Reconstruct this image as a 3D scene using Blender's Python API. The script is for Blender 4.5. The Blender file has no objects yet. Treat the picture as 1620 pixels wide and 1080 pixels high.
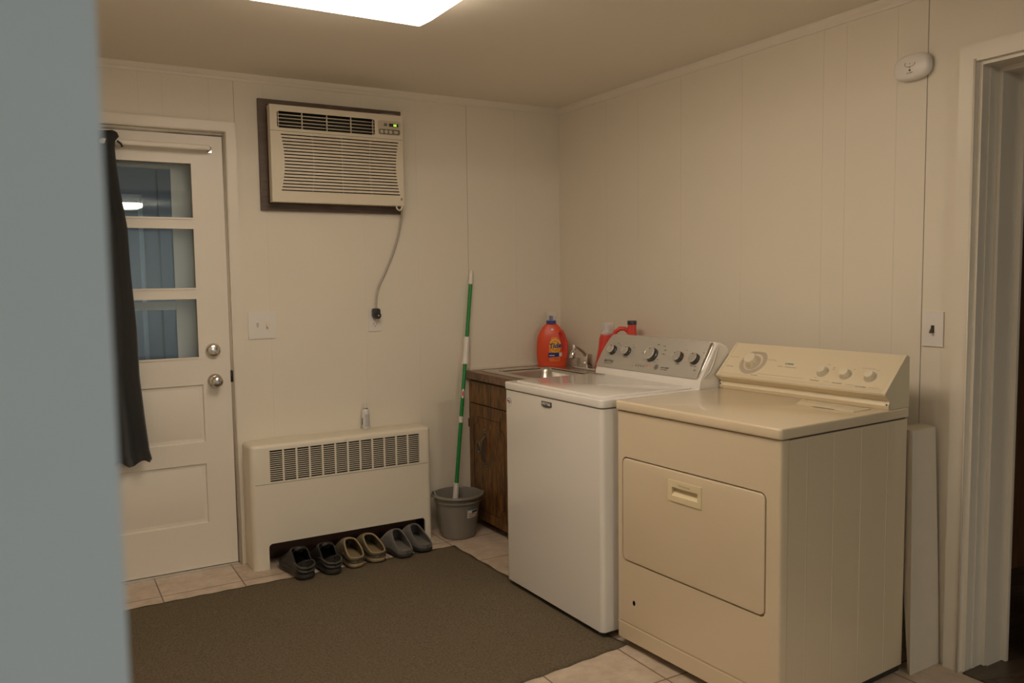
import bpy, bmesh, math, random
from mathutils import Vector, Matrix
random.seed(4)
PI = math.pi
SC = bpy.context.scene
COL = SC.collection

# ------------------------------------------------------------------ camera
def cam_axes(yaw, pitch, roll):
    f = Vector((math.sin(yaw)*math.cos(pitch), math.cos(yaw)*math.cos(pitch), -math.sin(pitch)))
    r = Vector((math.cos(yaw), -math.sin(yaw), 0)); u = r.cross(f)
    return r*math.cos(roll)+u*math.sin(roll), -r*math.sin(roll)+u*math.cos(roll), f
cd = bpy.data.cameras.new('camera'); cam = bpy.data.objects.new('camera', cd); COL.objects.link(cam)
r_, u_, f_ = cam_axes(math.radians(30.2727), math.radians(4.4329), math.radians(-0.7524))
m = Matrix(((r_.x, u_.x, -f_.x), (r_.y, u_.y, -f_.y), (r_.z, u_.z, -f_.z))).to_4x4()
m.translation = Vector((-2.6954, -4.0449, 1.3707)); cam.matrix_world = m
cd.sensor_width = 36; cd.lens = 1292.8/1620*36; cd.clip_start = .02
cd.dof.use_dof = True; cd.dof.focus_distance = 3.5; cd.dof.aperture_fstop = 3.2
SC.camera = cam

# ------------------------------------------------------------------ world, exposure, lights
w = bpy.data.worlds.new('dusk'); SC.world = w; w.use_nodes = True
w.node_tree.nodes['Background'].inputs[0].default_value = (.50, .58, .70, 1)
w.node_tree.nodes['Background'].inputs[1].default_value = .42
SC.view_settings.view_transform = 'Standard'; SC.view_settings.look = 'None'
SC.view_settings.exposure = 0.0; SC.view_settings.gamma = 1; SC.view_settings.use_curve_mapping = False
FIX_STRENGTH = 7.5      # laundry room ceiling fixture
LED_STRENGTH = 215.0     # round ceiling lamp of the room the camera stands in

# ------------------------------------------------------------------ materials
def nt(name):
    mt = bpy.data.materials.new(name); mt.use_nodes = True
    t = mt.node_tree; return mt, t, t.nodes['Principled BSDF']
def mat(name, col, rough=.5, metal=0, noise=0, scale=40, bump=0, bscale=200, spec=None, coat=0, coatr=.08, alpha=1, trans=0, emit=0, sheen=0):
    mt, t, b = nt(name); N = t.nodes; L = t.links
    c = (*col, 1)
    b.inputs['Base Color'].default_value = c; b.inputs['Roughness'].default_value = rough; b.inputs['Metallic'].default_value = metal
    if spec is not None: b.inputs['Specular IOR Level'].default_value = spec
    if coat: b.inputs['Coat Weight'].default_value = coat; b.inputs['Coat Roughness'].default_value = coatr
    if alpha < 1: b.inputs['Alpha'].default_value = alpha
    if trans: b.inputs['Transmission Weight'].default_value = trans
    if sheen: b.inputs['Sheen Weight'].default_value = sheen
    if emit: b.inputs['Emission Color'].default_value = c; b.inputs['Emission Strength'].default_value = emit
    tc = N.new('ShaderNodeTexCoord')
    if noise:
        n = N.new('ShaderNodeTexNoise'); n.inputs['Scale'].default_value = scale; n.inputs['Detail'].default_value = 4
        L.new(tc.outputs['Object'], n.inputs['Vector'])
        mx = N.new('ShaderNodeMix'); mx.data_type = 'RGBA'
        mx.inputs[6].default_value = tuple(max(0, v*(1-noise)) for v in col)+(1,)
        mx.inputs[7].default_value = tuple(min(1, v*(1+noise)) for v in col)+(1,)
        L.new(n.outputs['Fac'], mx.inputs[0]); L.new(mx.outputs[2], b.inputs['Base Color'])
    if bump:
        n2 = N.new('ShaderNodeTexNoise'); n2.inputs['Scale'].default_value = bscale; n2.inputs['Detail'].default_value = 3
        L.new(tc.outputs['Object'], n2.inputs['Vector'])
        bp = N.new('ShaderNodeBump'); bp.inputs['Strength'].default_value = bump; bp.inputs['Distance'].default_value = .003
        L.new(n2.outputs['Fac'], bp.inputs['Height']); L.new(bp.outputs[0], b.inputs['Normal'])
    return mt
def wood(name, c1, c2, rough=.5, sx=60, sy=60, sz=3, ring=0):
    mt, t, b = nt(name); N = t.nodes; L = t.links
    tc = N.new('ShaderNodeTexCoord'); mp = N.new('ShaderNodeMapping'); mp.inputs['Scale'].default_value = (sx, sy, sz)
    n = N.new('ShaderNodeTexNoise'); n.inputs['Scale'].default_value = 1; n.inputs['Detail'].default_value = 6; n.inputs['Distortion'].default_value = 1.2
    rp = N.new('ShaderNodeValToRGB'); rp.color_ramp.elements[0].color = (*c1, 1); rp.color_ramp.elements[1].color = (*c2, 1)
    rp.color_ramp.elements[0].position = .36; rp.color_ramp.elements[1].position = .64
    L.new(tc.outputs['Object'], mp.inputs[0]); L.new(mp.outputs[0], n.inputs['Vector']); L.new(n.outputs['Fac'], rp.inputs[0])
    L.new(rp.outputs[0], b.inputs['Base Color']); b.inputs['Roughness'].default_value = rough
    return mt
def tile_mat():
    mt, t, b = nt('ceramic floor tile'); N = t.nodes; L = t.links
    tc = N.new('ShaderNodeTexCoord'); sp = N.new('ShaderNodeSeparateXYZ'); L.new(tc.outputs['Object'], sp.inputs[0])
    def mth(op, a, bb=None):
        n = N.new('ShaderNodeMath'); n.operation = op
        for i, v in enumerate((a, bb)):
            if v is None: continue
            if isinstance(v, (int, float)): n.inputs[i].default_value = v
            else: L.new(v, n.inputs[i])
        return n.outputs[0]
    P = .345; ds = []; cells = []
    for ax, off in (('X', .207), ('Y', .092)):     # grout lines at x=-2.277+k*P, y=-.253-k*P
        q = mth('DIVIDE', mth('ADD', sp.outputs[ax], {'X': 2.277+P*10, 'Y': .253+P*10}[ax]), P)
        fr = mth('FRACT', q); cells.append(mth('FLOOR', q))
        ds.append(mth('MINIMUM', fr, mth('SUBTRACT', 1.0, fr)))
    d = mth('MINIMUM', ds[0], ds[1]); g = mth('LESS_THAN', d, .0085)
    cmb = N.new('ShaderNodeCombineXYZ'); L.new(cells[0], cmb.inputs[0]); L.new(cells[1], cmb.inputs[1])
    wn = N.new('ShaderNodeTexWhiteNoise'); L.new(cmb.outputs[0], wn.inputs['Vector'])
    n = N.new('ShaderNodeTexNoise'); n.inputs['Scale'].default_value = 14; n.inputs['Detail'].default_value = 8; n.inputs['Roughness'].default_value = .65
    L.new(tc.outputs['Object'], n.inputs['Vector'])
    rp = N.new('ShaderNodeValToRGB'); rp.color_ramp.elements[0].color = (.46, .36, .27, 1); rp.color_ramp.elements[1].color = (.66, .55, .44, 1)
    rp.color_ramp.elements[0].position = .3; rp.color_ramp.elements[1].position = .7
    L.new(mth('ADD', n.outputs['Fac'], mth('MULTIPLY', mth('SUBTRACT', wn.outputs['Value'], .5), .12)), rp.inputs[0])
    mx = N.new('ShaderNodeMix'); mx.data_type = 'RGBA'; mx.inputs[7].default_value = (.20, .13, .085, 1)
    L.new(g, mx.inputs[0]); L.new(rp.outputs[0], mx.inputs[6]); L.new(mx.outputs[2], b.inputs['Base Color'])
    b.inputs['Roughness'].default_value = .45
    bp = N.new('ShaderNodeBump'); bp.inputs['Distance'].default_value = .002; bp.inputs['Strength'].default_value = .6
    L.new(mth('SUBTRACT', mth('MULTIPLY', n.outputs['Fac'], .2), g), bp.inputs['Height']); L.new(bp.outputs[0], b.inputs['Normal'])
    return mt
def plank_mat():
    mt, t, b = nt('dark wood floor'); N = t.nodes; L = t.links
    tc = N.new('ShaderNodeTexCoord'); br = N.new('ShaderNodeTexBrick'); mp = N.new('ShaderNodeMapping')
    mp.inputs['Rotation'].default_value = (0, 0, .35)
    br.inputs['Scale'].default_value = 1; br.inputs['Brick Width'].default_value = .9; br.inputs['Row Height'].default_value = .12
    br.inputs['Mortar Size'].default_value = .003
    br.inputs['Color1'].default_value = (.11, .075, .05, 1); br.inputs['Color2'].default_value = (.18, .13, .09, 1); br.inputs['Mortar'].default_value = (.03, .02, .015, 1)
    L.new(tc.outputs['Object'], mp.inputs[0]); L.new(mp.outputs[0], br.inputs[0])
    n = N.new('ShaderNodeTexNoise'); m2 = N.new('ShaderNodeMapping'); m2.inputs['Scale'].default_value = (3, 40, 1); m2.inputs['Rotation'].default_value = (0, 0, .35)
    L.new(tc.outputs['Object'], m2.inputs[0]); L.new(m2.outputs[0], n.inputs['Vector']); n.inputs['Scale'].default_value = 1.5
    mx = N.new('ShaderNodeMix'); mx.data_type = 'RGBA'; mx.blend_type = 'MULTIPLY'; mx.inputs[0].default_value = .7
    L.new(br.outputs[0], mx.inputs[6]); L.new(n.outputs['Fac'], mx.inputs[7]); L.new(mx.outputs[2], b.inputs['Base Color'])
    b.inputs['Roughness'].default_value = .4
    return mt
M = {}
M['wall'] = mat('cream wall paint', (.78, .715, .60), .55, noise=.03, scale=3, bump=.15, bscale=60)
M['wallgroove'] = mat('painted panel groove', (.70, .635, .525), .6)
M['darkgroove'] = mat('open panel seam', (.36, .31, .24), .8)
M['ceil'] = mat('ceiling paint', (.87, .81, .70), .8, bump=.1, bscale=90)
M['trim'] = mat('gloss trim paint', (.78, .715, .605), .35, noise=.03, scale=8)
M['door'] = mat('door paint', (.80, .735, .635), .38, noise=.02, scale=10)
M['tile'] = tile_mat(); M['plank'] = plank_mat()
M['cool'] = mat('pale cool wall paint', (.68, .78, .87), .7)
M['coolc'] = mat('plain ceiling paint', (.78, .78, .76), .8)
M['glass'] = mat('window glass', (.9, .95, .95), .0, trans=1)
M['storm'] = mat('aluminium storm door', (.82, .82, .80), .4)
M['siding'] = mat('blue grey siding', (.30, .32, .34), .6)
M['porchc'] = mat('porch ceiling', (.36, .41, .46), .7)
M['concrete'] = mat('concrete', (.35, .34, .32), .9, noise=.2)
M['fix'] = mat('lit diffuser', (1.0, .85, .69), .5, emit=FIX_STRENGTH)
M['led'] = mat('lit round diffuser', (1.0, .905, .73), .5, emit=LED_STRENGTH)
M['fixmetal'] = mat('white enamel', (.8, .78, .74), .4)
M['blackcloth'] = mat('black cloth', (.022, .022, .022), .85, sheen=.3, bump=.4, bscale=700)
M['rod'] = mat('white rod', (.82, .76, .66), .35)
M['nickel'] = mat('satin nickel', (.66, .62, .57), .22, 1)
M['chrome'] = mat('chrome', (.8, .79, .77), .12, 1)
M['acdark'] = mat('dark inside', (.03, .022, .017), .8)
M['acframe'] = wood('brown painted frame', (.085, .055, .04), (.13, .085, .06), .5, 8, 8, 30)
M['ac'] = mat('aged cream plastic', (.72, .64, .50), .42)
M['acgrey'] = mat('grey button strip', (.16, .15, .13), .4)
M['acpanel'] = mat('control strip', (.55, .47, .36), .4)
M['lcd'] = mat('dark display window', (.02, .02, .015), .2)
M['led66'] = mat('green digits', (.55, 1.0, .06), .4, emit=1.1)
M['cord'] = mat('grey cord', (.42, .38, .33), .5)
M['plug'] = mat('dark plug', (.03, .026, .022), .4)
M['plate'] = mat('white plastic plate', (.79, .74, .69), .3)
M['ivory'] = mat('ivory toggle', (.72, .58, .34), .4)
M['browntog'] = mat('brown toggle', (.05, .032, .022), .35)
M['rad'] = mat('cream enamel', (.78, .71, .585), .4, noise=.02, scale=12, bump=.08, bscale=30)
M['reddark'] = mat('dark red baseboard', (.07, .028, .018), .6)
M['can'] = mat('white canister', (.72, .70, .68), .3)
M['print'] = mat('grey print', (.36, .36, .36), .5)
M['teal'] = mat('teal print', (.03, .17, .16), .5)
M['bucket'] = mat('grey plastic', (.225, .205, .175), .38)
M['sticker'] = mat('white sticker', (.72, .69, .66), .4)
M['stickerblue'] = mat('sticker blue', (.06, .16, .25), .4)
M['red'] = mat('red print', (.62, .06, .04), .4)
M['blue'] = mat('dark blue', (.025, .04, .25), .35)
M['green'] = mat('green pole', (.012, .24, .05), .25)
M['grip'] = mat('white grip', (.76, .73, .68), .35)
M['cab'] = wood('wood grain laminate', (.055, .030, .014), (.27, .125, .036), .42, 75, 75, 9)
M['cabdark'] = mat('dark groove', (.03, .02, .014), .7)
M['cablight'] = mat('pale groove', (.34, .2, .09), .6)
M['counter'] = wood('brown laminate', (.12, .062, .034), (.23, .125, .07), .28, 25, 25, 25)
M['bronze'] = mat('antique bronze', (.15, .12, .09), .38, .5)
M['steel'] = mat('stainless', (.66, .63, .58), .26, 1)
M['knobface'] = mat('brushed knob face', (.74, .71, .66), .3, .75)
M['acrylic'] = mat('clear acrylic', (.8, .78, .74), .1, trans=.8)
M['tide'] = mat('orange bottle plastic', (.78, .085, .028), .35)
M['tidedark'] = mat('red bottle plastic', (.68, .055, .035), .35)
M['tideor'] = mat('label orange', (.90, .23, .055), .4)
M['yellow'] = mat('label yellow', (.85, .52, .02), .4)
M['cap'] = mat('blue cap', (.03, .07, .30), .3)
M['capdark'] = mat('dark cap', (.035, .035, .055), .3)
M['clear'] = mat('clear plastic cup', (.85, .8, .8), .08, alpha=.16)
M['washer'] = mat('white enamel appliance', (.79, .755, .70), .2, coat=.6)
M['groovegrey'] = mat('seam grey', (.12, .11, .10), .5)
M['silver'] = mat('silver console', (.50, .465, .41), .42, .25)
M['silvertext'] = mat('console print', (.16, .145, .125), .5)
M['knobside'] = mat('knob side', (.09, .085, .075), .28, .6)
M['black'] = mat('black', (.012, .012, .012), .5)
M['ledred'] = mat('red light', (1, .12, .06), .4, emit=.5)
M['ledorange'] = mat('orange light', (.8, .22, .04), .4, emit=.12)
M['badge'] = mat('badge', (.10, .10, .11), .3, .4)
M['dryer'] = mat('almond enamel', (.72, .60, .425), .24, coat=.4)
M['dryerplastic'] = mat('almond plastic', (.74, .64, .455), .35)
M['dryerpanel'] = mat('console face', (.69, .595, .425), .38)
M['dryertext'] = mat('tan print', (.38, .30, .20), .5)
M['ringgrey'] = mat('dial ring', (.50, .43, .33), .45)
M['ringband'] = mat('console band', (.61, .52, .365), .45)
M['knob'] = mat('knob', (.74, .66, .50), .35)
M['handle'] = mat('pull plastic', (.76, .65, .42), .38)
M['rug'] = mat('taupe rug', (.155, .123, .082), .98, noise=.65, scale=130, bump=1.0, bscale=420, spec=.1)
M['boardw'] = mat('white painted board', (.68, .61, .50), .5, noise=.04, scale=20)
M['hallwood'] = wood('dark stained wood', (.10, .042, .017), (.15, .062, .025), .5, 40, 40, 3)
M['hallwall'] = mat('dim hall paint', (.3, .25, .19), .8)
M['shoeblk'] = mat('black leather', (.018, .016, .014), .5, noise=.3, scale=60, bump=.3, bscale=90)
M['shoesole'] = mat('grey rubber sole', (.035, .031, .027), .6)
M['shoegrey'] = mat('worn grey panel', (.05, .045, .038), .5)
M['clog'] = mat('tan foam', (.32, .235, .13), .55)
M['clogcamo'] = mat('olive foam', (.13, .105, .062), .6, noise=.6, scale=45)
M['slip'] = mat('grey felt', (.135, .125, .112), .95, bump=.5, bscale=400, sheen=.2)
M['slipin'] = mat('grey lining', (.175, .16, .14), .95, bump=.5, bscale=300)
M['logo'] = mat('logo print', (.5, .46, .38), .6)

# ------------------------------------------------------------------ geometry helpers
class MB:
    def __init__(s): s.bm = bmesh.new(); s.T = Matrix.Identity(4); s.mats = []; s.mi = 0
    def use(s, name):
        if name not in s.mats: s.mats.append(name)
        s.mi = s.mats.index(name); return s
    def _fin(s, vs0, fs0, bevel=0, seg=2, geom=None):
        fs = [f for f in s.bm.faces if f not in fs0]
        if bevel:
            ed = {e for f in fs for e in f.edges if e.calc_face_angle(0) > .5}
            bmesh.ops.bevel(s.bm, geom=list(ed), offset=bevel, segments=seg, affect='EDGES', profile=.5, clamp_overlap=True)
        vs = [v for v in s.bm.verts if v not in vs0]
        for v in vs: v.co = s.T @ v.co
        for f in s.bm.faces:
            if f not in fs0: f.material_index = s.mi
        return s
    def _snap(s): return set(s.bm.verts), set(s.bm.faces)
    def box(s, x0, x1, y0, y1, z0, z1, bevel=0, seg=2):
        a, b = s._snap()
        vs = [s.bm.verts.new(p) for p in ((x0,y0,z0),(x1,y0,z0),(x1,y1,z0),(x0,y1,z0),(x0,y0,z1),(x1,y0,z1),(x1,y1,z1),(x0,y1,z1))]
        for q in ((0,3,2,1),(4,5,6,7),(0,1,5,4),(1,2,6,5),(2,3,7,6),(3,0,4,7)): s.bm.faces.new([vs[i] for i in q])
        return s._fin(a, b, bevel, seg)
    def hexa(s, pts, bevel=0):
        a, b = s._snap(); vs = [s.bm.verts.new(p) for p in pts]
        for q in ((0,3,2,1),(4,5,6,7),(0,1,5,4),(1,2,6,5),(2,3,7,6),(3,0,4,7)): s.bm.faces.new([vs[i] for i in q])
        s._fin(a, b, bevel); bmesh.ops.recalc_face_normals(s.bm, faces=[f for f in s.bm.faces if f not in b]); return s
    def prism(s, poly, axis, a0, a1, bevel=0, seg=2):
        """poly of 2D points extruded along axis: 'x' -> (y,z), 'y' -> (x,z), 'z' -> (x,y)"""
        a, b = s._snap()
        def P(p, t): return {'x': (t, p[0], p[1]), 'y': (p[0], t, p[1]), 'z': (p[0], p[1], t)}[axis]
        v0 = [s.bm.verts.new(P(p, a0)) for p in poly]; v1 = [s.bm.verts.new(P(p, a1)) for p in poly]; n = len(poly)
        fs = [s.bm.faces.new(v0), s.bm.faces.new(v1[::-1])]
        for i in range(n): fs.append(s.bm.faces.new((v0[i], v1[i], v1[(i+1) % n], v0[(i+1) % n])))
        bmesh.ops.recalc_face_normals(s.bm, faces=fs)
        return s._fin(a, b, bevel, seg)
    def lathe(s, prof, axis='z', c=(0, 0, 0), n=32, sx=1, sy=1, close=True):
        """prof: list of (r, h)"""
        a, b = s._snap(); rows = []
        def P(r, h, t):
            x, y = r*math.cos(t)*sx, r*math.sin(t)*sy
            q = {'z': (x, y, h), 'x': (h, x, y), 'y': (x, h, y)}[axis]; return (q[0]+c[0], q[1]+c[1], q[2]+c[2])
        for r, h in prof:
            if r < 1e-6: rows.append([s.bm.verts.new(P(0, h, 0))])
            else: rows.append([s.bm.verts.new(P(r, h, 2*PI*i/n)) for i in range(n)])
        fs = []
        for p, q in zip(rows, rows[1:]):
            for i in range(n):
                j = (i+1) % n
                if len(p) == 1 and len(q) == 1: continue
                if len(p) == 1: fs.append(s.bm.faces.new((p[0], q[j], q[i])))
                elif len(q) == 1: fs.append(s.bm.faces.new((p[i], p[j], q[0])))
                else: fs.append(s.bm.faces.new((p[i], p[j], q[j], q[i])))
        if close:
            for rw in (rows[0], rows[-1]):
                if len(rw) > 1: fs.append(s.bm.faces.new(rw))
        bmesh.ops.recalc_face_normals(s.bm, faces=fs)
        return s._fin(a, b)
    def cyl(s, r, h0, h1, axis='z', c=(0, 0, 0), n=24, r2=None, bevel=0):
        if bevel: return s.lathe([(0, h0), (r, h0), ((r2 or r), h1-bevel), ((r2 or r)-bevel*.3, h1-bevel*.3), ((r2 or r)-bevel, h1), (0, h1)], axis, c, n)
        return s.lathe([(0, h0), (r, h0), (r if r2 is None else r2, h1), (0, h1)], axis, c, n)
    def tube(s, pts, r, n=8, rs=None, flat=None):
        a, b = s._snap(); pts = [Vector(p) for p in pts]; rows = []; ref = None
        for i, p in enumerate(pts):
            d = (pts[min(i+1, len(pts)-1)]-pts[max(i-1, 0)]).normalized()
            if ref is None: ref = Vector((0, 0, 1)) if abs(d.z) < .9 else Vector((0, 1, 0))
            e1 = (ref - d*ref.dot(d)).normalized(); e2 = d.cross(e1); ref = e1
            rr = rs[i] if rs else r
            fl = flat or 1
            rows.append([s.bm.verts.new(p+e1*rr*math.cos(2*PI*k/n)+e2*rr*fl*math.sin(2*PI*k/n)) for k in range(n)])
        fs = []
        for p, q in zip(rows, rows[1:]):
            for i in range(n): fs.append(s.bm.faces.new((p[i], p[(i+1) % n], q[(i+1) % n], q[i])))
        fs.append(s.bm.faces.new(rows[0][::-1])); fs.append(s.bm.faces.new(rows[-1]))
        bmesh.ops.recalc_face_normals(s.bm, faces=fs)
        return s._fin(a, b)
    def loft(s, rows, closed=True, caps=True):
        a, b = s._snap(); R = [[s.bm.verts.new(p) for p in rw] for rw in rows]; fs = []; n = len(R[0])
        for p, q in zip(R, R[1:]):
            for i in range(n if closed else n-1): fs.append(s.bm.faces.new((p[i], p[(i+1) % n], q[(i+1) % n], q[i])))
        if caps and closed: fs.append(s.bm.faces.new(R[0])); fs.append(s.bm.faces.new(R[-1]))
        bmesh.ops.recalc_face_normals(s.bm, faces=fs)
        return s._fin(a, b)
    def text(s, body, size, org, xd, yd, depth=.0006, align='CENTER', shear=0, bold=0):
        cu = bpy.data.curves.new('lettering', 'FONT'); cu.body = body; cu.size = size; cu.align_x = align; cu.align_y = 'CENTER'
        cu.extrude = depth; cu.shear = shear; cu.offset = bold; cu.resolution_u = 3
        ob = bpy.data.objects.new('lettering', cu); COL.objects.link(ob)
        me = bpy.data.meshes.new_from_object(ob.evaluated_get(bpy.context.evaluated_depsgraph_get()))
        xd = Vector(xd).normalized(); yd = Vector(yd).normalized(); zd = xd.cross(yd)
        mm = Matrix((xd, yd, zd)).transposed().to_4x4(); mm.translation = Vector(org)
        a, b = s._snap(); me.transform(mm); s.bm.from_mesh(me)
        bpy.data.objects.remove(ob); bpy.data.curves.remove(cu); bpy.data.meshes.remove(me)
        return s._fin(a, b)
    def build(s, name, parent=None, mat_=None, smooth=35, loc=None):
        me = bpy.data.meshes.new(name); 
        if smooth:
            for f in s.bm.faces: f.smooth = True
            for e in s.bm.edges:
                if len(e.link_faces) == 2 and e.calc_face_angle(0) > math.radians(smooth): e.smooth = False
        s.bm.to_mesh(me); s.bm.free()
        for k in (s.mats or [mat_]): me.materials.append(M[k] if isinstance(k, str) else k)
        o = bpy.data.objects.new(name, me); COL.objects.link(o)
        if parent: o.parent = parent
        if loc: o.location = loc
        return o
def mb(m): return MB().use(m)
def cut(o, cutter):
    """subtract the cutter's shapes from o (cut faces take the cutter's material)"""
    c = cutter.build('cutter', smooth=0); c.matrix_world = o.matrix_world.copy()
    md = o.modifiers.new('cut', 'BOOLEAN'); md.operation = 'DIFFERENCE'; md.solver = 'EXACT'; md.object = c; md.material_mode = 'TRANSFER'
    c.parent = None
    bpy.context.view_layer.update()
    c.matrix_world = o.matrix_world; bpy.context.view_layer.update()
    me = bpy.data.meshes.new_from_object(o.evaluated_get(bpy.context.evaluated_depsgraph_get()))
    old = o.data; o.modifiers.remove(md); o.data = me; me.name = o.name
    bpy.data.objects.remove(c); bpy.data.meshes.remove(old)
    bm = bmesh.new(); bm.from_mesh(me)
    for f in bm.faces: f.smooth = True
    for e in bm.edges:
        if len(e.link_faces) == 2: e.smooth = e.calc_face_angle(0) <= math.radians(35)
    bm.to_mesh(me); bm.free()
    return o
def rr(x0, x1, y0, y1, r, n=5):
    p = []
    for cx, cy, a in ((x1-r, y1-r, 0), (x0+r, y1-r, PI/2), (x0+r, y0+r, PI), (x1-r, y0+r, 1.5*PI)):
        for k in range(n+1): p.append((cx+r*math.cos(a+PI/2*k/n), cy+r*math.sin(a+PI/2*k/n)))
    return p
def thing(name, label, cat, loc=(0, 0, 0), rotz=0, group=None):
    o = bpy.data.objects.new(name, None); COL.objects.link(o); o.location = loc; o.rotation_euler = (0, 0, rotz)
    o.empty_display_size = .05
    tag(o, label, cat, group); bpy.context.view_layer.update(); return o
def tag(o, label, cat, group=None):
    o['label'] = label; o['category'] = cat
    if group: o['group'] = group
    return o
def struct(o, label=None):
    o['kind'] = 'structure'
    if label: o['label'] = label
    return o
def mod_sub(o, lv=2):
    md = o.modifiers.new('subsurf', 'SUBSURF'); md.levels = lv; md.render_levels = lv
def mod_solid(o, th, off=-1):
    md = o.modifiers.new('solid', 'SOLIDIFY'); md.thickness = th; md.offset = off

H = 2.348
# ================================================================== ROOM SHELL
W0 = -2.95     # laundry room's left wall face
struct(mb('tile').box(W0, .03, -3.45, 0, -.05, 0).build('floor', smooth=0), 'beige ceramic tile floor of the laundry room')
struct(mb('ceil').box(W0-.1, .2, -3.45, .14, H, H+.06).build('ceiling', smooth=0), 'plain cream ceiling')
wb = mb('wall').box(W0-.1, .2, 0, .14, -.05, H).build('wall_back', smooth=0)
c = mb('trim').box(-2.745, -1.872, -.1, .3, -.1, 2.072); c.box(-1.695, -1.02, -.1, .3, 1.742, 2.215); cut(wb, c)
c = MB()
for x, wd in ((-.607, .0022), (-1.836, .002), (-2.149, .0015), (-2.248, .0015), (-1.947, .0015), (-1.7, .001), (-1.21, .0008), (-.30, .001), (-.91, .0008)):
    c.use('darkgroove' if wd > .0019 else 'wallgroove').box(x-wd/2, x+wd/2, -.01, .0015 if wd > .0019 else .0007, -.1, H+.1)
cut(wb, c); struct(wb, 'cream grooved panel wall behind the air conditioner and heater')
wr = mb('wall').box(0, .2, -3.45, .14, -.05, H).build('wall_right', smooth=0)
cut(wr, mb('trim').box(-.1, .3, -3.30, -2.469, -.1, 2.053))
c = MB()
for y, wd in ((-.462, .0012), (-.729, .0010), (-1.046, .0012), (-1.435, .0009), (-1.859, .0012), (-1.963, .0009), (-2.175, .0016), (-2.29, .003)):
    c.use('darkgroove' if wd > .0019 else 'wallgroove').box(-.01, .0015 if wd > .0019 else .0007, y-wd/2, y+wd/2, -.1, H+.1)
cut(wr, c); struct(wr, 'cream grooved panel wall behind the washer and dryer')
struct(mb('wall').box(W0-.1, W0, -3.45, 0, -.05, H).build('wall_left', smooth=0))
# small moulding under the ceiling
def cove(name, a, b, axis):
    p = [(0, 0), (0, -.036), (-.006, -.036), (-.008, -.026), (-.014, -.016), (-.018, -.006), (-.018, 0)]
    q = mb('trim')
    if axis == 'x': q.prism([(y, H+z) for y, z in p], 'x', a, b)
    else: q.prism([(x, H+z) for x, z in p], 'y', a, b)
    return struct(q.build(name, smooth=0))
cove('trim_1', W0, 0, 'x'); cove('trim_2', -3.33, 0, 'y')
# near wall of the laundry room with the wide opening the camera looks through
struct(mb('cool').box(-5.2, -2.652, -3.45, -3.33, -.05, H, .004).build('wall_front', smooth=0), 'pale bluish wall end at the left edge of the view')
struct(mb('wall').box(-.06, .2, -3.45, -3.33, -.05, H).build('wall_front_return', smooth=0))
struct(mb('cool').box(-2.652, -.06, -3.45, -3.33, 2.14, H).build('wall_front_header', smooth=0))
# room the camera stands in
struct(mb('plank').box(-5.2, .2, -8.6, -3.45, -.05, 0).build('floor_near_room', smooth=0))
struct(mb('coolc').box(-5.3, .3, -8.7, -3.45, H, H+.06).build('ceiling_near_room', smooth=0))
struct(mb('cool').box(-5.2, .2, -8.7, -8.6, -.05, H).build('wall_near_room_back', smooth=0))
struct(mb('cool').box(-5.3, -5.2, -8.7, -3.33, -.05, H).build('wall_near_room_left', smooth=0))
struct(mb('cool').box(.2, .3, -8.7, -5.0, -.05, H).build('wall_near_room_right', smooth=0))

# -------- exterior door in the back wall
t = 0.0
jb = mb('trim')
jb.box(-2.745, -2.727, .0, .14, 0, 2.072); jb.box(-1.890, -1.872, .0, .14, 0, 2.072); jb.box(-2.727, -1.890, .0, .14, 2.056, 2.072)
jb.box(-2.727, -2.712, .062, .075, 0, 2.056); jb.box(-1.905, -1.890, .062, .075, 0, 2.056)
struct(jb.build('trim_3'), 'door jamb of the white half glass door')
ca = mb('trim')
def casing(q, x0, x1, z0, z1): q.box(x0, x1, -.018, 0, z0, z1, .004)
casing(ca, -1.887, -1.836, 0, 2.116); casing(ca, -2.781, -2.730, 0, 2.116); ca.box(-2.730, -1.887, -.018, 0, 2.066, 2.116, .004)
ca.box(-1.887, -1.881, -.021, -.018, 0, 2.070); ca.box(-2.730, -1.887, -.021, -.018, 2.066, 2.072)
struct(ca.build('trim_4'), 'flat white casing around the back door')
door = bpy.data.objects.new('door_1', None); COL.objects.link(door); door.location = (-2.31, .011, .012); struct(door, 'white half glass door with three lights and two raised panels')
dl = lambda x: x+2.31
sl = mb('door').box(dl(-2.722), dl(-1.897), -.01, .034, 0, 2.036, .002).build('door_slab', door)
c = mb('door')
for z0, z1 in ((1.660, 1.925), (1.336, 1.626), (1.012, 1.302)): c.box(dl(-2.592), dl(-2.030), -.05, .06, z0-.012, z1-.012)
cut(sl, c)
c = mb('door')   # panel recesses with a sloped margin
for z0, z1 in ((.595, .885), (.205, .508)):
    x0, x1 = dl(-2.602), dl(-2.016); z0 -= .0; z1 -= .0
    c.hexa([(x0, -.03, z0), (x1, -.03, z0), (x1-.012, .0, z0+.012), (x0+.012, .0, z0+.012), (x0, -.03, z1), (x1, -.03, z1), (x1-.012, .0, z1-.012), (x0+.012, .0, z1-.012)])
cut(sl, c)
for z0, z1 in ((.595, .885), (.205, .508)):
    x0, x1 = dl(-2.602)+.02, dl(-2.016)-.02; z0 += .02; z1 -= .02; s_ = .035
    mb('door').hexa([(x0+s_, -.008, z0+s_), (x1-s_, -.008, z0+s_), (x1, .002, z0), (x0, .002, z0), (x0+s_, -.008, z1-s_), (x1-s_, -.008, z1-s_), (x1, .002, z1), (x0, .002, z1)]).build('raised_panel', door)
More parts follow.
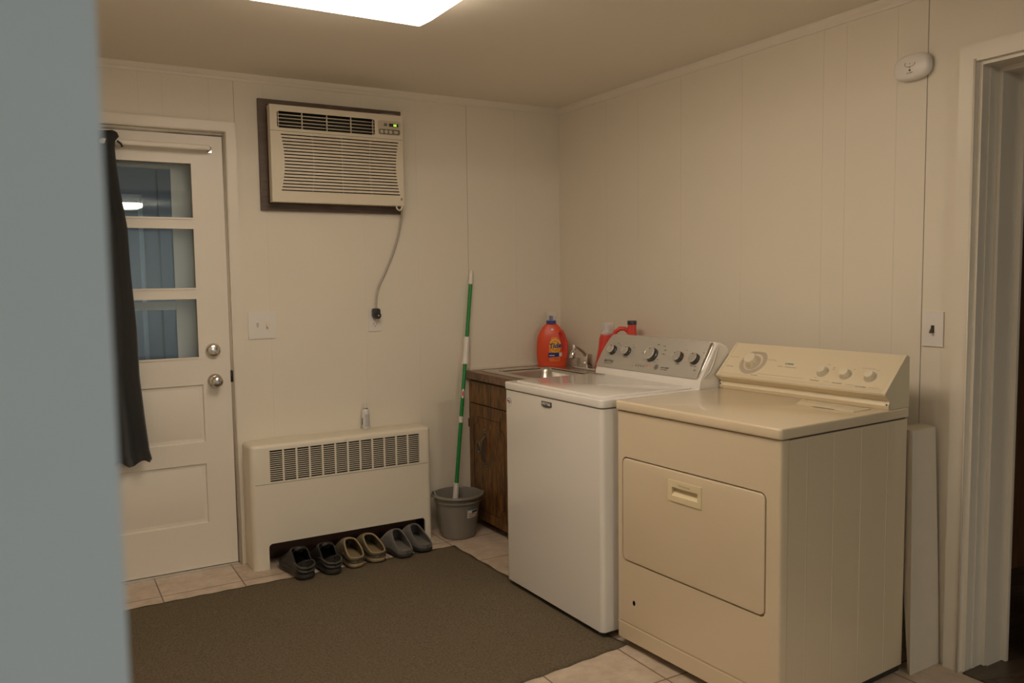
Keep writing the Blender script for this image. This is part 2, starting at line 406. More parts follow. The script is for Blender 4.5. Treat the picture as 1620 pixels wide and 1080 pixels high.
for z0, z1 in ((1.660, 1.925), (1.336, 1.626), (1.012, 1.302)):
    q = mb('door'); X0, X1, a, b = dl(-2.592), dl(-2.030), z0-.012, z1-.012; e = .009
    for bx in ((X0, X1, a, a+e), (X0, X1, b-e, b), (X0, X0+e, a+e, b-e), (X1-e, X1, a+e, b-e)): q.box(bx[0], bx[1], -.014, -.002, bx[2], bx[3], .003)
    q.build('glazing_bead', door)
    mb('glass').box(X0, X1, .010, .013, a, b).build('glass_pane', door, smooth=0)
q = mb('nickel').lathe([(0, -.034), (.024, -.034), (.029, -.030), (.034, -.018), (.035, -.010)], 'y', (dl(-1.974), 0, 1.036), 40)
q.box(dl(-1.974)-.010, dl(-1.974)+.010, -.044, -.032, 1.033, 1.039, .002)
q.build('deadbolt', door, smooth=50)
kx = dl(-1.971)
q = mb('nickel').lathe([(.035, -.010), (.034, -.016), (.027, -.024), (.014, -.028), (.012, -.040), (.020, -.046), (.0265, -.055), (.0275, -.066), (.022, -.074), (.010, -.0765), (.009, -.073), (0, -.073)], 'y', (kx, 0, .891), 40)
kn = q.build('door_knob', door, smooth=50)
mb('chrome').cyl(.0075, -.080, -.072, 'y', (kx, 0, .891), 16, bevel=.002).build('lock_button', kn)
mb('black').box(dl(-1.899), dl(-1.888), -.012, .012, .88, .935).build('latch_plate', door)
struct(mb('steel').box(-2.727, -1.890, -.02, .13, 0, .010, .002).build('trim_5'), 'metal door sill')
# storm door beyond
sd = mb('storm')
for x0, x1, z0, z1 in ((-2.72, -2.62, .01, 2.05), (-2.095, -1.9, .01, 2.05), (-2.62, -2.095, 1.90, 2.05), (-2.62, -2.095, 1.242, 1.282), (-2.62, -2.095, .01, .98)):
    sd.box(x0, x1, .105, .135, z0, z1, .003)
sdo = sd.build('door_3'); mb('storm').box(-2.115, -2.095, .100, .105, .95, 1.93, .002).build('inner_bead', sdo)
struct(sdo, 'white framed storm door behind the glass of the back door')
mb('glass').box(-2.62, -2.095, .118, .121, .98, 1.90).build('storm_glass', sdo, smooth=0)
# porch beyond
pq = mb('siding')
for k in range(14): pq.box(-4.4+k*.36, -4.4+k*.36+.345, 2.4, 2.43, -.1, 2.5, .004)
pq.box(-4.4, .7, 2.425, 2.45, -.1, 2.5)
struct(pq.build('wall_porch'), 'blue grey siding seen through the door glass')
struct(mb('concrete').box(-4.4, .7, .14, 2.45, -.15, -.02).build('floor_porch'))
struct(mb('porchc').box(-4.4, .7, .14, 2.45, 2.42, 2.5).build('ceiling_porch'))
struct(mb('storm').box(-2.31, -2.28, 2.38, 2.4, .6, 2.0).box(-2.02, -1.99, 2.38, 2.4, .6, 2.0).box(-2.28, -2.02, 2.38, 2.4, 1.97, 2.0).box(-2.28, -2.02, 2.38, 2.4, .6, .63).build('window_1'))

# -------- doorway in the right wall
q = mb('trim')
q.box(-.018, 0, -2.469, -2.413, 0, 2.110, .005); q.box(-.018, 0, -3.36, -2.469, 2.053, 2.110, .005); q.box(-.022, -.018, -2.469, -2.462, 0, 2.060)
struct(q.build('trim_6'), 'white casing around the doorway beside the dryer')
q = mb('trim')
q.box(.0, .2, -2.481, -2.469, 0, 2.053); q.box(.0, .2, -3.30, -2.481, 2.041, 2.053)
q.box(.040, .055, -2.484, -2.481, 0, 2.041, .001); q.box(.092, .205, -2.495, -2.481, 0, 2.041, .002); q.box(.092, .205, -3.3, -2.495, 2.027, 2.041, .002)
q.box(.2, .214, -2.51, -2.42, 0, 2.10, .003)
struct(q.build('trim_7'), 'stepped door jamb of the right hand doorway')
# hall beyond
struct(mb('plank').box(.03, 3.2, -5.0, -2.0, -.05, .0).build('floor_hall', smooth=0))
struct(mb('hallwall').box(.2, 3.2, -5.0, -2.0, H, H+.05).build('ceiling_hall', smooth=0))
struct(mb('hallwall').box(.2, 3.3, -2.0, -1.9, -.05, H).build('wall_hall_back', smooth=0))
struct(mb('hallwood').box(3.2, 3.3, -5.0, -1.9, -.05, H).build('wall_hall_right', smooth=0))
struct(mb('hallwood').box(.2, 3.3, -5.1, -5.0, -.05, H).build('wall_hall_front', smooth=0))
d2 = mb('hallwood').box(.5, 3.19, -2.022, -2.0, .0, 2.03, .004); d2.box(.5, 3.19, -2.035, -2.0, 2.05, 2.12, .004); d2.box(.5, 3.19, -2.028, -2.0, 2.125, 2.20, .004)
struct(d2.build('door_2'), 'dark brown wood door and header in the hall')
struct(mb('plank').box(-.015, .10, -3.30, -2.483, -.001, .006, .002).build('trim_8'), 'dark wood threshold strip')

# ================================================================== CEILING LAMPS
fx = thing('ceiling_light', 'lit white wraparound ceiling light with chamfered corners above the rug', 'ceiling light', (-1.760, -1.913, H))
# wrap lens, bottom corners rounded; long side along x
oct_ = lambda x, y, c_: [(-x+c_*.4, -y), (x-c_*.4, -y), (x, -y+c_*3.5), (x, y-c_*3.5), (x-c_*.4, y), (-x+c_*.4, y), (-x, y-c_*3.5), (-x, -y+c_*3.5)]
rows = [[(*p, z) for p in oct_(sx_, sy_, c_*.45)] for sy_, sx_, c_, z in ((.600, .300, .045, -.012), (.612, .315, .045, -.020), (.614, .318, .05, -.060), (.610, .315, .05, -.074), (.600, .305, .05, -.082))]
mb('fix').loft(rows).build('diffuser', fx, smooth=40)
mb('fixmetal').box(-.255, .255, -.59, .59, -.014, 0, .003).build('housing', fx)
rl = thing('ceiling_light', 'round flush ceiling lamp mirrored in the door glass', 'ceiling light', (-1.64, -6.95, H))
mb('led').lathe([(.150, -.012), (.160, -.03), (.150, -.05), (.11, -.066), (0, -.074)], 'z', (0, 0, 0), 40).build('diffuser', rl, smooth=60)
mb('fixmetal').cyl(.17, -.014, 0, n=40).build('rim', rl)

# ================================================================== CURTAIN + ROD
rd = thing('curtain_rod', 'white flat curtain rod across the top of the half glass door', 'curtain rod', (-2.31, -.01, 1.985))
mb('rod').tube([(-.37, -.052, 0), (.325, -.052, 0), (.345, -.048, 0), (.353, -.036, 0), (.354, -.002, 0)], .0115, 10, flat=.45).build('rod', rd)
q = mb('chrome').box(.343, .362, -.004, .010, -.016, .016, .002); q.build('bracket', rd)
mb('chrome').box(-.378, -.360, -.050, .010, -.016, .016, .002).build('bracket', rd)
cu = thing('curtain', 'black cloth curtain bunched at the left side of the door glass', 'curtain', (-2.53, -.07, .56))
# edge of the cloth on the right as heights -> x (world)
edge = [(.0, -2.283), (.015, -2.272), (.06, -2.283), (.20, -2.295), (.40, -2.303), (.62, -2.312), (.85, -2.318), (1.05, -2.330), (1.22, -2.345), (1.34, -2.357), (1.395, -2.362), (1.425, -2.360), (1.445, -2.345), (1.462, -2.352), (1.470, -2.370)]
rows = []
n = 60
for h, xr in edge:
    row = []; xl = -2.74 + .03*(h/1.47)
    bl = .0 if h > .05 else (1-h/.05)*.02
    for i in range(n+1):
        s_ = i/n; x = xl+(xr-xl)*s_
        amp = .022*(1-.55*h/1.47)
        y = math.sin(s_*PI*9.5+.6+.4*math.sin(h*3))*amp + .006*math.sin(s_*31+h*5)
        if s_ > .80: y += .0
        zz = h - .018*math.sin(s_*PI*9.5+1.2)*(1 if h < .03 else 0)
        row.append((x+2.53+.004*math.sin(h*14+s_*6), y-.0, max(zz, -.012)))
    rows.append(row)
q = mb('blackcloth').loft(rows, closed=False, caps=False)
o = q.build('cloth', cu, smooth=80); mod_solid(o, .003); 
mb('blackcloth').tube([(-2.348+2.53, -.012, 1.425), (-2.335+2.53, -.02, 1.412), (-2.330+2.53, -.018, 1.400)], .005, 8).build('header_tie', cu)

# ================================================================== AIR CONDITIONER
fr = mb('acframe')
for b_ in ((-1.729, -1.000, 1.712, 1.748), (-1.729, -1.000, 2.215, 2.240), (-1.729, -1.690, 1.748, 2.215), (-1.022, -1.000, 1.748, 2.215)): fr.box(b_[0], b_[1], -.020, 0, b_[2], b_[3], .002)
struct(fr.build('trim_9'), 'dark brown wooden frame around the air conditioner')
ac = thing('air_conditioner', 'cream through-wall air conditioner with green digits in a brown frame', 'air conditioner', (-1.36, 0, 1.748))
ax = lambda x: x+1.36
az = lambda z: z-1.748
AF = -.108
bd = mb('ac').box(ax(-1.686), ax(-1.036), -.0605, .30, az(1.750), az(2.192), .004).build('casing', ac)
fp = mb('ac').box(ax(-1.697), ax(-1.028), AF, -.0605, az(1.747), az(2.200), .016, 4).build('front_panel', ac)
c = mb('acdark')
c.prism(rr(ax(-1.664), ax(-1.178), az(2.094), az(2.171), .010), 'y', -.13, -.066)
N_ = 18
for k in range(N_):
    z = 2.063-(2.063-1.802)*k/(N_-1); u = abs(k-8.0)/9
    ins = .018*(1-u**2); xl = -1.652+ins; xr_ = -1.050-ins
    nb = 4
    for j in range(nb):
        a_ = xl+(xr_-xl)*j/nb; b_ = xl+(xr_-xl)*(j+1)/nb
        c.box(ax(a_+(.0008 if j else 0)), ax(b_-(.0008 if j < nb-1 else 0)), -.13, -.070, az(z-.0026), az(z+.0026))
c.box(-.4, .4, -.13, AF+.0012, az(2.0785), az(2.0800))
cut(fp, c)
lv = mb('ac')
for k in range(4): 
    z = 2.157-k*.0165; lv.box(ax(-1.664), ax(-1.178), AF+.003, AF+.016, az(z-.0016), az(z+.0016))
for x in (-1.543, -1.421, -1.300): lv.box(ax(x-.002), ax(x+.002), AF+.002, AF+.014, az(2.094), az(2.171))
lv.box(ax(-1.658), ax(-1.655), AF+.002, AF+.014, az(2.094), az(2.171)); lv.box(ax(-1.187), ax(-1.184), AF+.002, AF+.014, az(2.094), az(2.171))
lv.build('air_louver', ac)
cp = mb('acpanel').prism(rr(ax(-1.160), ax(-1.040), az(2.100), az(2.170), .010), 'y', AF-.002, AF+.004).build('control_panel', ac)
q = mb('acgrey').prism(rr(ax(-1.156), ax(-1.044), az(2.102), az(2.128), .008), 'y', AF-.0032, AF)
q.build('button_strip', cp)
for i, x in enumerate((-1.142, -1.118, -1.095, -1.066)):
    mb('acpanel').lathe([(0, AF-.0062), (.0085, AF-.0062), (.0095, AF-.003)], 'y', (ax(x), 0, az(2.1145)), 20, sx=1.35 if i == 3 else 1, sy=1 if i < 3 else .8).build('button', cp)
mb('lcd').box(ax(-1.101), ax(-1.052), AF-.0032, AF, az(2.1415), az(2.157)).build('display', cp)
mb('led66').text('66', .0175, (ax(-1.070), AF-.0042, az(2.149)), (1, 0, 0), (0, 0, 1), .0003, bold=.0005).build('digits', cp)
mb('acgrey').box(ax(-1.128), ax(-1.112), AF-.003, AF, az(2.143), az(2.157)).build('sensor_grid', cp)
mb('red').box(ax(-1.143), ax(-1.140), AF-.003, AF, az(2.147), az(2.149)).build('indicator', cp)
mb('dryertext').box(ax(-1.046), ax(-1.036), AF-.0006, AF+.001, az(1.775), az(1.787)).build('corner_mark', ac)
q = mb('clear').prism([(ax(-1.15), az(2.200)), (ax(-1.135), az(2.208)), (ax(-1.075), az(2.209)), (ax(-1.055), az(2.203)), (ax(-1.04), az(2.200))], 'y', -.10, -.07); q.build('vent_tab', ac)
mb('trim').box(ax(-1.686), ax(-1.03), -.012, -.006, az(2.19), az(2.213)).build('filler_strip', ac)
mb('ac').tube([(ax(-1.068), -.10, az(1.750)), (ax(-1.064), -.10, az(1.732)), (ax(-1.052), -.10, az(1.724)), (ax(-1.040), -.10, az(1.732)), (ax(-1.036), -.10, az(1.750))], .0045, 8).build('pull_tab', ac)
# cord, plug, outlet
from mathutils.geometry import interpolate_bezier
pts = []
cp_ = [(-1.006, -.024, 1.742), (-1.010, -.026, 1.70), (-1.028, -.012, 1.593), (-1.060, -.010, 1.50), (-1.100, -.010, 1.412), (-1.137, -.012, 1.345), (-1.156, -.020, 1.297), (-1.1665, -.034, 1.245), (-1.166, -.038, 1.218)]
for i in range(len(cp_)-1):
    p0, p1, p2, p3 = (Vector(cp_[max(0, min(len(cp_)-1, j))]) for j in (i-1, i, i+1, i+2))
    for k in range(5):
        t = k/5; pts.append(.5*((2*p1)+(-p0+p2)*t+(2*p0-5*p1+4*p2-p3)*t*t+(-p0+3*p1-3*p2+p3)*t**3))
pts.append(Vector(cp_[-1]))
pc = thing('power_cord', 'grey power cord hanging from the air conditioner to the outlet', 'power cord', (0, 0, 0))
mb('cord').tube(pts, .0042, 8, flat=1.5).build('cord', pc, smooth=60)
q = mb('plug').prism(rr(-1.184, -1.146, 1.176, 1.224, .012), 'y', -.044, -.012, .003); q.cyl(.018, -.050, -.014, 'y', (-1.163, 0, 1.187), 24, bevel=.003)
pg = q.build('plug', pc)
mb('plate').cyl(.0032, -.0525, -.049, 'y', (-1.160, 0, 1.187), 12).build('test_button', pg)
ot = thing('outlet', 'white duplex outlet plate on the wall with a dark plug in it', 'outlet', (-1.164, 0, 1.165))
mb('plate').box(-.036, .036, -.006, 0, -.061, .061, .003, 2).build('plate', ot)
q = mb('plate').prism(rr(-.017, .017, -.040, -.010, .010), 'y', -.009, -.004); q.use('black'); q.box(-.009, -.007, -.0095, -.008, -.027, -.018); q.box(.006, .008, -.0095, -.008, -.027, -.019); q.cyl(.0025, -.0095, -.008, 'y', (0, 0, -.034), 10)
q.build('socket', ot)
mb('plate').prism(rr(-.017, .017, .010, .040, .010), 'y', -.009, -.004).build('socket', ot)
# double switch
ds = thing('light_switch', 'white double light switch plate beside the back door', 'light switch', (-1.742, 0, 1.159))
q = mb('plate').box(-.066, .066, -.006, 0, -.066, .066, .004, 2)
for x in (-.0235, .0235):
    for z in (-.031, .031): q.cyl(.0025, -.0066, -.004, 'y', (x, 0, z), 10)
q.build('plate', ds)
mb('plate').hexa([(-.028, -.006, -.010), (-.018, -.006, -.010), (-.018, -.0, -.010), (-.028, -.0, -.010), (-.0275, -.018, .012), (-.0185, -.018, .012), (-.018, -.0, .010), (-.028, -.0, .010)], .001).build('toggle', ds)
o = mb('ivory').hexa([(.0185, -.018, -.012), (.0275, -.018, -.012), (.028, -.0, -.010), (.018, -.0, -.010), (.018, -.006, .010), (.028, -.006, .010), (.028, -.0, .010), (.018, -.0, .010)], .001).build('toggle', ds); o['label'] = 'yellowed ivory toggle'
# single switch right wall
ws = thing('light_switch', 'white single switch plate with a brown toggle by the right doorway', 'light switch', (0, -2.336, 1.175))
q = mb('plate').box(-.006, 0, -.038, .038, -.060, .060, .0035, 2)
for z in (-.030, .030): q.cyl(.0025, -.0066, -.004, 'x', (0, 0, z), 10)
q.build('plate', ws)
mb('browntog').box(-.0068, -.001, -.006, .006, -.013, .013).hexa([(-.020, -.0045, -.014), (-.020, .0045, -.014), (-.004, .005, -.010), (-.004, -.005, -.010), (-.016, -.0045, -.004), (-.016, .0045, -.004), (-.004, .005, .008), (-.004, -.005, .008)]).build('toggle', ws)

# ================================================================== CO ALARM
al = thing('alarm', 'white oval carbon monoxide alarm high on the right wall', 'alarm', (0, -2.245, 2.083))
def sup(a, b, n=40, e=2.8): return [(math.copysign(abs(math.cos(t))**(2/e), math.cos(t))*a, math.copysign(abs(math.sin(t))**(2/e), math.sin(t))*b) for t in (2*PI*i/n for i in range(n))]
rows = [[(x, *p) for p in sup(a, b)] for x, a, b in ((0, .062, .040), (-.010, .068, .045), (-.022, .068, .045), (-.030, .064, .041), (-.034, .055, .034))]
bdy = mb('plate').loft(rows).build('body', al, smooth=60)
q = mb('silvertext'); r3 = .019
pp = [(-.0345, r3*math.cos(a)*1.0, .010+r3*.55*math.sin(a)) for a in [PI*(.95+1.25*i/20) for i in range(21)]]
q.tube(pp, .0008, 6); q.cyl(.0022, -.0355, -.034, 'x', (0, 0, -.002), 10); q.cyl(.0016, -.0355, -.034, 'x', (0, 0, .010), 10); q.build('test_mark', al)
q = mb('black').cyl(.0035, -.0352, -.034, 'x', (0, 0, -.012), 12); q.build('indicator', al)
mb('silvertext').text('ALARM', .007, (-.0344, 0, -.021), (0, -1, 0), (0, 0, 1), .0002).build('lettering', al)
mb('black').box(-.031, -.028, .049, .053, -.012, -.001).box(-.031, -.028, .043, .046, -.005, .004).build('vent_slots', al)

# ================================================================== CONVECTOR
rd_ = thing('heater', 'long cream metal convector heater under the outlet with a slotted grille', 'heater', (-1.396, 0, 0))
hx = lambda x: x+1.396
RF = -.168
_r = rr(hx(-1.861), hx(-.931), RF, .04, .030, 6)
sh = mb('rad').prism([(hx(-.931), -.0005), (hx(-1.861), -.0005)]+_r[14:28], 'z', 0, .600)
# round the top edge
q = sh.bm
te = [e for e in q.edges if all(abs(v.co.z-.600) < 1e-5 for v in e.verts)]
bmesh.ops.bevel(q, geom=te, offset=.016, segments=4, affect='EDGES', profile=.5)
body = sh.build('cover', rd_)
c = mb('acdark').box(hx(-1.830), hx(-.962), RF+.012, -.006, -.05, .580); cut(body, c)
c = mb('rad').prism(rr(hx(-1.786), hx(-.976), -.2, .122, .018), 'y', -.3, RF+.02); c.box(hx(-1.769), hx(-1.000), -.3, RF+.02, .420, .571); cut(body, c)
c = mb('groovegrey').box(-.6, .6, -.3, RF+.0015, .4105, .4125); cut(body, c)
gr = mb('rad')
gx0, gx1, gz0, gz1 = hx(-1.769), hx(-1.000), .420, .571; pw = (gx1-gx0)/12
for k in range(1, 12): gr.box(gx0+pw*k-.004, gx0+pw*k+.004, RF, RF+.004, gz0, gz1)
for k in range(1, 15): 
    z = gz0+(gz1-gz0)*k/15; gr.box(gx0, gx1, RF+.0005, RF+.0045, z-.0017, z+.0017)
gr.build('grille', rd_, smooth=0)
mb('acdark').box(hx(-1.825), hx(-.967), -.12, -.11, .13, .575).build('dark_backing', rd_, smooth=0)  # dark sheet standing in for the shade behind the grille
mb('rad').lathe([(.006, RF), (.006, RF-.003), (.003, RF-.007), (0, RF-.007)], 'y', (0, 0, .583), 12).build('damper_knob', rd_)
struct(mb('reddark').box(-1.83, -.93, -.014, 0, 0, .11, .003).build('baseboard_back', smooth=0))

# spray can
sp = thing('spray_bottle', 'small white spray bottle standing on the heater', 'spray bottle', (-1.24, -.035, .600))
mb('can').lathe([(0, 0), (.018, 0), (.0205, .003), (.0205, .092), (.018, .100), (.013, .106), (.012, .110), (0, .110)], 'z').build('bottle', sp, smooth=40)
mb('steel').cyl(.0135, .104, .110).build('collar', sp)
mb('can').lathe([(0, .110), (.008, .110), (.008, .126), (.007, .136), (0, .137)], 'z').build('nozzle', sp)
q = mb('print')
def arc_patch(q, r, z0, z1, a0, a1, n=8, th=.0004):
    q.loft([[(r*math.cos(a), r*math.sin(a), z) for z in (z0, z1)]+[((r+th)*math.cos(a), (r+th)*math.sin(a), z) for z in (z1, z0)] for a in [a0+(a1-a0)*i/n for i in range(n+1)]])
for i in range(14): arc_patch(q, .0205, .016+i*.0046, .018+i*.0046, -2.1, -.7)
q.build('small_print', sp, smooth=0)
q = mb('teal'); arc_patch(q, .0205, .025, .060, -3.1, -2.7); q.build('teal_stripe', sp)

# ================================================================== BUCKET + MOP
bk = thing('bucket', 'grey plastic bucket on the tile floor beside the wood cabinet', 'bucket', (-.790, -.183, 0))
mb('bucket').lathe([(0, .004), (.082, .0), (.090, .004), (.098, .04), (.112, .14), (.118, .193), (.127, .194), (.128, .199), (.120, .202), (.122, .225), (.131, .2265), (.1315, .232), (.124, .234), (.118, .222), (.110, .14), (.096, .04), (.086, .010), (0, .010)], 'z', n=56).build('pail', bk, smooth=45)
hpts = [(.130*math.cos(a), .130*math.sin(a)*1.0, .232+.002*math.cos(a*3)-(.018*abs(math.sin(a)) if False else 0)) for a in [PI*(1.0+i/24) + math.radians(-18) for i in range(25)]]
hpts = [(x*1.02, y*1.02, .226) for x, y, z in hpts]
ha = mb('bucket').tube(hpts, .0052, 8); 
for e in (hpts[0], hpts[-1]): ha.cyl(.011, -.008, .008, 'z', e, 14)
ha.build('handle', bk, smooth=60)
# lug at the left rim
lx, ly = .125*math.cos(math.radians(165)), .125*math.sin(math.radians(165))
mb('bucket').tube([(lx*1.0, ly-.02, .228), (lx*1.04, ly-.016, .243), (lx*1.05, ly+.004, .247), (lx*1.0, ly+.022, .234)], .0055, 8).build('handle_lug', bk, smooth=60)
lb = mb('sticker'); r0 = .1165; 
def cone_patch(q, z0, z1, a0, a1, n=8, off=.0006):
    def R_(z): return .098+(z-.04)*(.112-.098)/.10 if z < .14 else .112+(z-.14)*(.118-.112)/.053
    q.loft([[((R_(z)+o_)*math.cos(a), (R_(z)+o_)*math.sin(a), z) for z, o_ in ((z0, 0), (z1, 0), (z1, off), (z0, off))] for a in [a0+(a1-a0)*i/n for i in range(n+1)]])
A0, A1 = math.radians(-78), math.radians(-55)
A0, A1 = math.radians(-90), math.radians(-52)
cone_patch(lb, .118, .168, A0, A1); lb.use('stickerblue'); cone_patch(lb, .160, .1682, A0, A1, off=.0009)
lb.use('badge'); cone_patch(lb, .143, .156, A0+.25, A1-.04, off=.0009); lb.use('red'); cone_patch(lb, .137, .1415, A0+.05, A1-.30, off=.0009)
lb.use('print'); cone_patch(lb, .123, .131, A0+.05, A1-.32, off=.0009); cone_patch(lb, .124, .131, A1-.24, A1-.05, off=.0009)
lb.build('label_sticker', bk, smooth=0)

mp_ = thing('mop', 'green handled mop with white grips standing in the grey bucket', 'mop', (-.815, -.168, .010))
base = Vector((0, 0, 0)); top = Vector((-.597+.815, -.016+.168, 1.413-.010)); D = top-base
def seg(q, z0, z1, prof):
    """prof list of (t, r) t in 0..1 between z0 and z1 heights"""
    pts = []; rs = []
    for t, r in prof:
        z = z0+(z1-z0)*t-.010; pts.append(base+D*(z/D.z)); rs.append(r)
    q.tube(pts, 0, 16, rs)
po = mb('green'); seg(po, .26, 1.352, [(0, .0105), (1, .0105)]); po.build('pole', mp_, smooth=60)
q = mb('grip'); seg(q, 1.340, 1.413, [(0, .0118), (.5, .0118), (.95, .0105), (1, .009)]); q.build('end_cap', mp_, smooth=40)
q = mb('grip'); seg(q, .905, 1.052, [(0, .0205), (.06, .021), (.12, .018), (.3, .0158), (.6, .0152), (.85, .0165), (1, .0165)]); q.build('grip', mp_, smooth=40)
q = mb('grip'); seg(q, .592, .624, [(0, .0118), (1, .0118)]); q.build('joint_ring', mp_)
q = mb('grip'); pr_ = [(0, .013)]
for i in range(14): pr_ += [(i/14+.02, .0148), (i/14+.05, .0162)]
pr_ += [(.975, .0165), (.98, .0195), (1, .0195)]
seg(q, .06, .272, pr_); q.build('lower_grip', mp_, smooth=40)
q = mb('grip'); seg(q, .010, .07, [(0, .03), (.5, .03), (1, .014)]); q.build('mop_head', mp_, smooth=40)
pm = base+D*((.748-.010)/D.z)
vd = Vector((-.445, -.895, 0)); rdv = Vector((.895, -.445, 0))
for nm, mt_, ra, rb, rof in (('brand_label', 'sticker', .80, .026, .0108), ('brand_mark', 'red', .5, .015, .0112)):
    rows = []
    for i in range(9):
        zz = -rb+2*rb*i/8; wv = ra*math.sqrt(max(.02, 1-(zz/rb)**2)); ax_ = pm+D*(zz/D.z)
        rows.append([tuple(ax_+(vd*math.cos(a)+rdv*math.sin(a))*rof) for a in [-wv+2*wv*k/6 for k in range(7)]])
    mb(mt_).loft(rows, closed=False, caps=False).build(nm, mp_, smooth=60)

# ================================================================== CABINET + COUNTER + SINK
cb = thing('cabinet', 'wood grain laminate base cabinet under the sink', 'cabinet', (-.31, -.465, 0))
cx_ = lambda x: x+.31
cy_ = lambda y: y+.465
cbody = mb('cab').box(cx_(-.602), cx_(-.003), cy_(-.908), cy_(-.003), .105, .815).build('body', cb, smooth=0)
cut(cbody, mb('cab').box(cx_(-.585), cx_(-.02), cy_(-.890), cy_(-.02), .12, .9))
mb('cabdark').box(cx_(-.54), cx_(-.003), cy_(-.908), cy_(-.003), 0, .105).build('toe_kick', cb, smooth=0)
mb('cab').box(cx_(-.620), cx_(-.602), cy_(-.904), cy_(-.006), .688, .806, .003).build('drawer_front', cb)
for y0, y1, vis in ((-.452, -.008, 1), (-.904, -.458, 0)):
    dr = mb('cab').box(cx_(-.622), cx_(-.6021), cy_(y0), cy_(y1), .046, .682, .004).build('door', cb)
    if vis:
        def gpath(pts, m_, r=.0013):
            q = mb(m_)
            q.tube([(cx_(-.6222), cy_(y), z) for y, z in pts], r, 6); return q
        yl, yr, zb, zt = -.062, -.400, .105, .615; s_ = .05
        def sc(cy0, cz0, a0, a1): return [(cy0+s_*math.cos(a), cz0+s_*math.sin(a)) for a in [a0+(a1-a0)*i/6 for i in range(7)]]
        loop = [(yl, zb+s_)] + [(yl, zt-s_)] + sc(yl-.0, zt, -PI/2, -PI)[0:7] + sc(yr, zt, 0, -PI/2) + [(yr, zb+s_)] + sc(yr, zb, PI/2, 0) + sc(yl, zb, PI, PI/2)
        gpath(loop, 'cabdark', .0017).build('routed_groove', dr, smooth=60)
        gpath([(-.115, zt), (-.215, zt-.002)], 'cablight', .0014).build('routed_pale_line', dr)  # pale tubes along the top and bottom of the routed loop
        gpath([(-.105, zb-.0), (-.20, zb)], 'cablight', .0014).build('routed_pale_line', dr)
        ph = mb('bronze'); yy = cy_(-.187); X = cx_(-.622)
        ph.box(X-.004, X, yy-.008, yy+.008, .365, .525, .0015)
        for z, r in ((.352, .011), (.338, .0075), (.535, .011), (.550, .0075), (.370, .013), (.516, .013)): ph.lathe([(0, X-.007), (r*.6, X-.006), (r, X-.002), (r, X)], 'x', (0, yy, z), 12)
        ph.tube([(X-.004, yy, .38), (X-.020, yy, .40), (X-.023, yy, .44), (X-.020, yy, .49), (X-.004, yy, .51)], .0055, 8)
        hd = ph.build('door_pull', dr, smooth=50)
        ring = [(X-.026-.004*math.sin(t), yy+.020+.018*math.cos(t), .455+.030*math.sin(t)) for t in [2*PI*i/20 for i in range(21)]]
        mb('bronze').tube(ring, .0055, 8).build('pull_ring', hd, smooth=60)
        mb('bronze').box(cx_(-.626), cx_(-.6), cy_(-.008), cy_(-.0005), .545, .592, .001).build('hinge', cb)
ct = mb('counter').box(-.645, -.001, -.914, -.001, .822, .862, .004).build('countertop'); tag(ct, 'brown laminate countertop around the steel sink', 'countertop')
cut(ct, mb('cabdark').box(-.525, -.195, -.565, -.155, .80, .9))
ctb = mb('trim').box(-.62, -.001, -.010, -.0005, .862, .872, .002).build('caulk_strip', ct, smooth=0)
sk = thing('sink', 'stainless steel drop-in sink in the brown countertop', 'sink', (-.35, -.33, .862))
sxx = lambda x: x+.35
syy = lambda y: y+.33
rim = mb('steel').prism(rr(sxx(-.590), sxx(-.040), syy(-.600), syy(-.085), .03), 'z', .0003, .004, .001).build('rim', sk)
cut(rim, mb('steel').prism(rr(sxx(-.535), sxx(-.190), syy(-.57), syy(-.150), .05), 'z', -.1, .1))
rows = []
for off, z in ((.0, .004), (.004, -.002), (.010, -.02), (.016, -.13), (.04, -.155), (.09, -.162)):
    rows.append([(*p, z) for p in rr(sxx(-.535)+off, sxx(-.190)-off, syy(-.57)+off, syy(-.150)-off, .05)])
o = mb('steel').loft(rows, caps=False).build('basin', sk, smooth=70)
bm = bmesh.new(); bm.from_mesh(o.data); bm.verts.ensure_lookup_table(); bm.faces.new(bm.verts[-24:]); bm.to_mesh(o.data); bm.free()
mb('chrome').cyl(.03, -.161, -.158, c=(sxx(-.36), syy(-.36), 0)).build('drain', sk)
fa = thing('faucet', 'chrome sink faucet with a clear knob handle behind the steel sink', 'faucet', (-.088, -.400, .866))
mb('chrome').prism(rr(-.026, .026, -.145, .130, .020), 'z', 0, .012, .003).build('base_plate', fa)
mb('chrome').prism(rr(-.019, .019, -.019, .019, .004), 'z', .012, .085, .002).build('spout_body', fa)
spt = mb('chrome').tube([(0, 0, .065), (-.030, .0, .098), (-.062, .0, .122), (-.085, .0, .132)], .0095, 12, rs=[.0125, .011, .010, .0095]).build('spout', fa, smooth=60)
q = mb('chrome').cyl(.0095, .112, .140, c=(-.090, 0, 0), bevel=.003); q.build('swivel', fa)
q = MB(); q.T = Matrix.Translation((-.098, 0, .088)) @ Matrix.Rotation(.35, 4, 'Y'); q.use('chrome').lathe([(0, -.024), (.014, -.024), (.0165, -.018), (.0165, .006), (.012, .018), (.008, .024), (0, .024)], 'z', n=24); q.build('aerator', fa, smooth=40)
for y in (.105, -.122):
    k_ = mb('acrylic').lathe([(0, .016), (.019, .016), (.021, .022), (.019, .052), (.014, .056), (0, .056)], 'z', (0, y, 0), 12).build('knob_handle', fa, smooth=20)
    mb('chrome').cyl(.008, .012, .050, c=(0, y, 0)).build('stem', k_)

# ================================================================== DETERGENT BOTTLES
def camyaw(x, y): return math.atan2(y+4.0449, x+2.6954)      # direction away from the camera
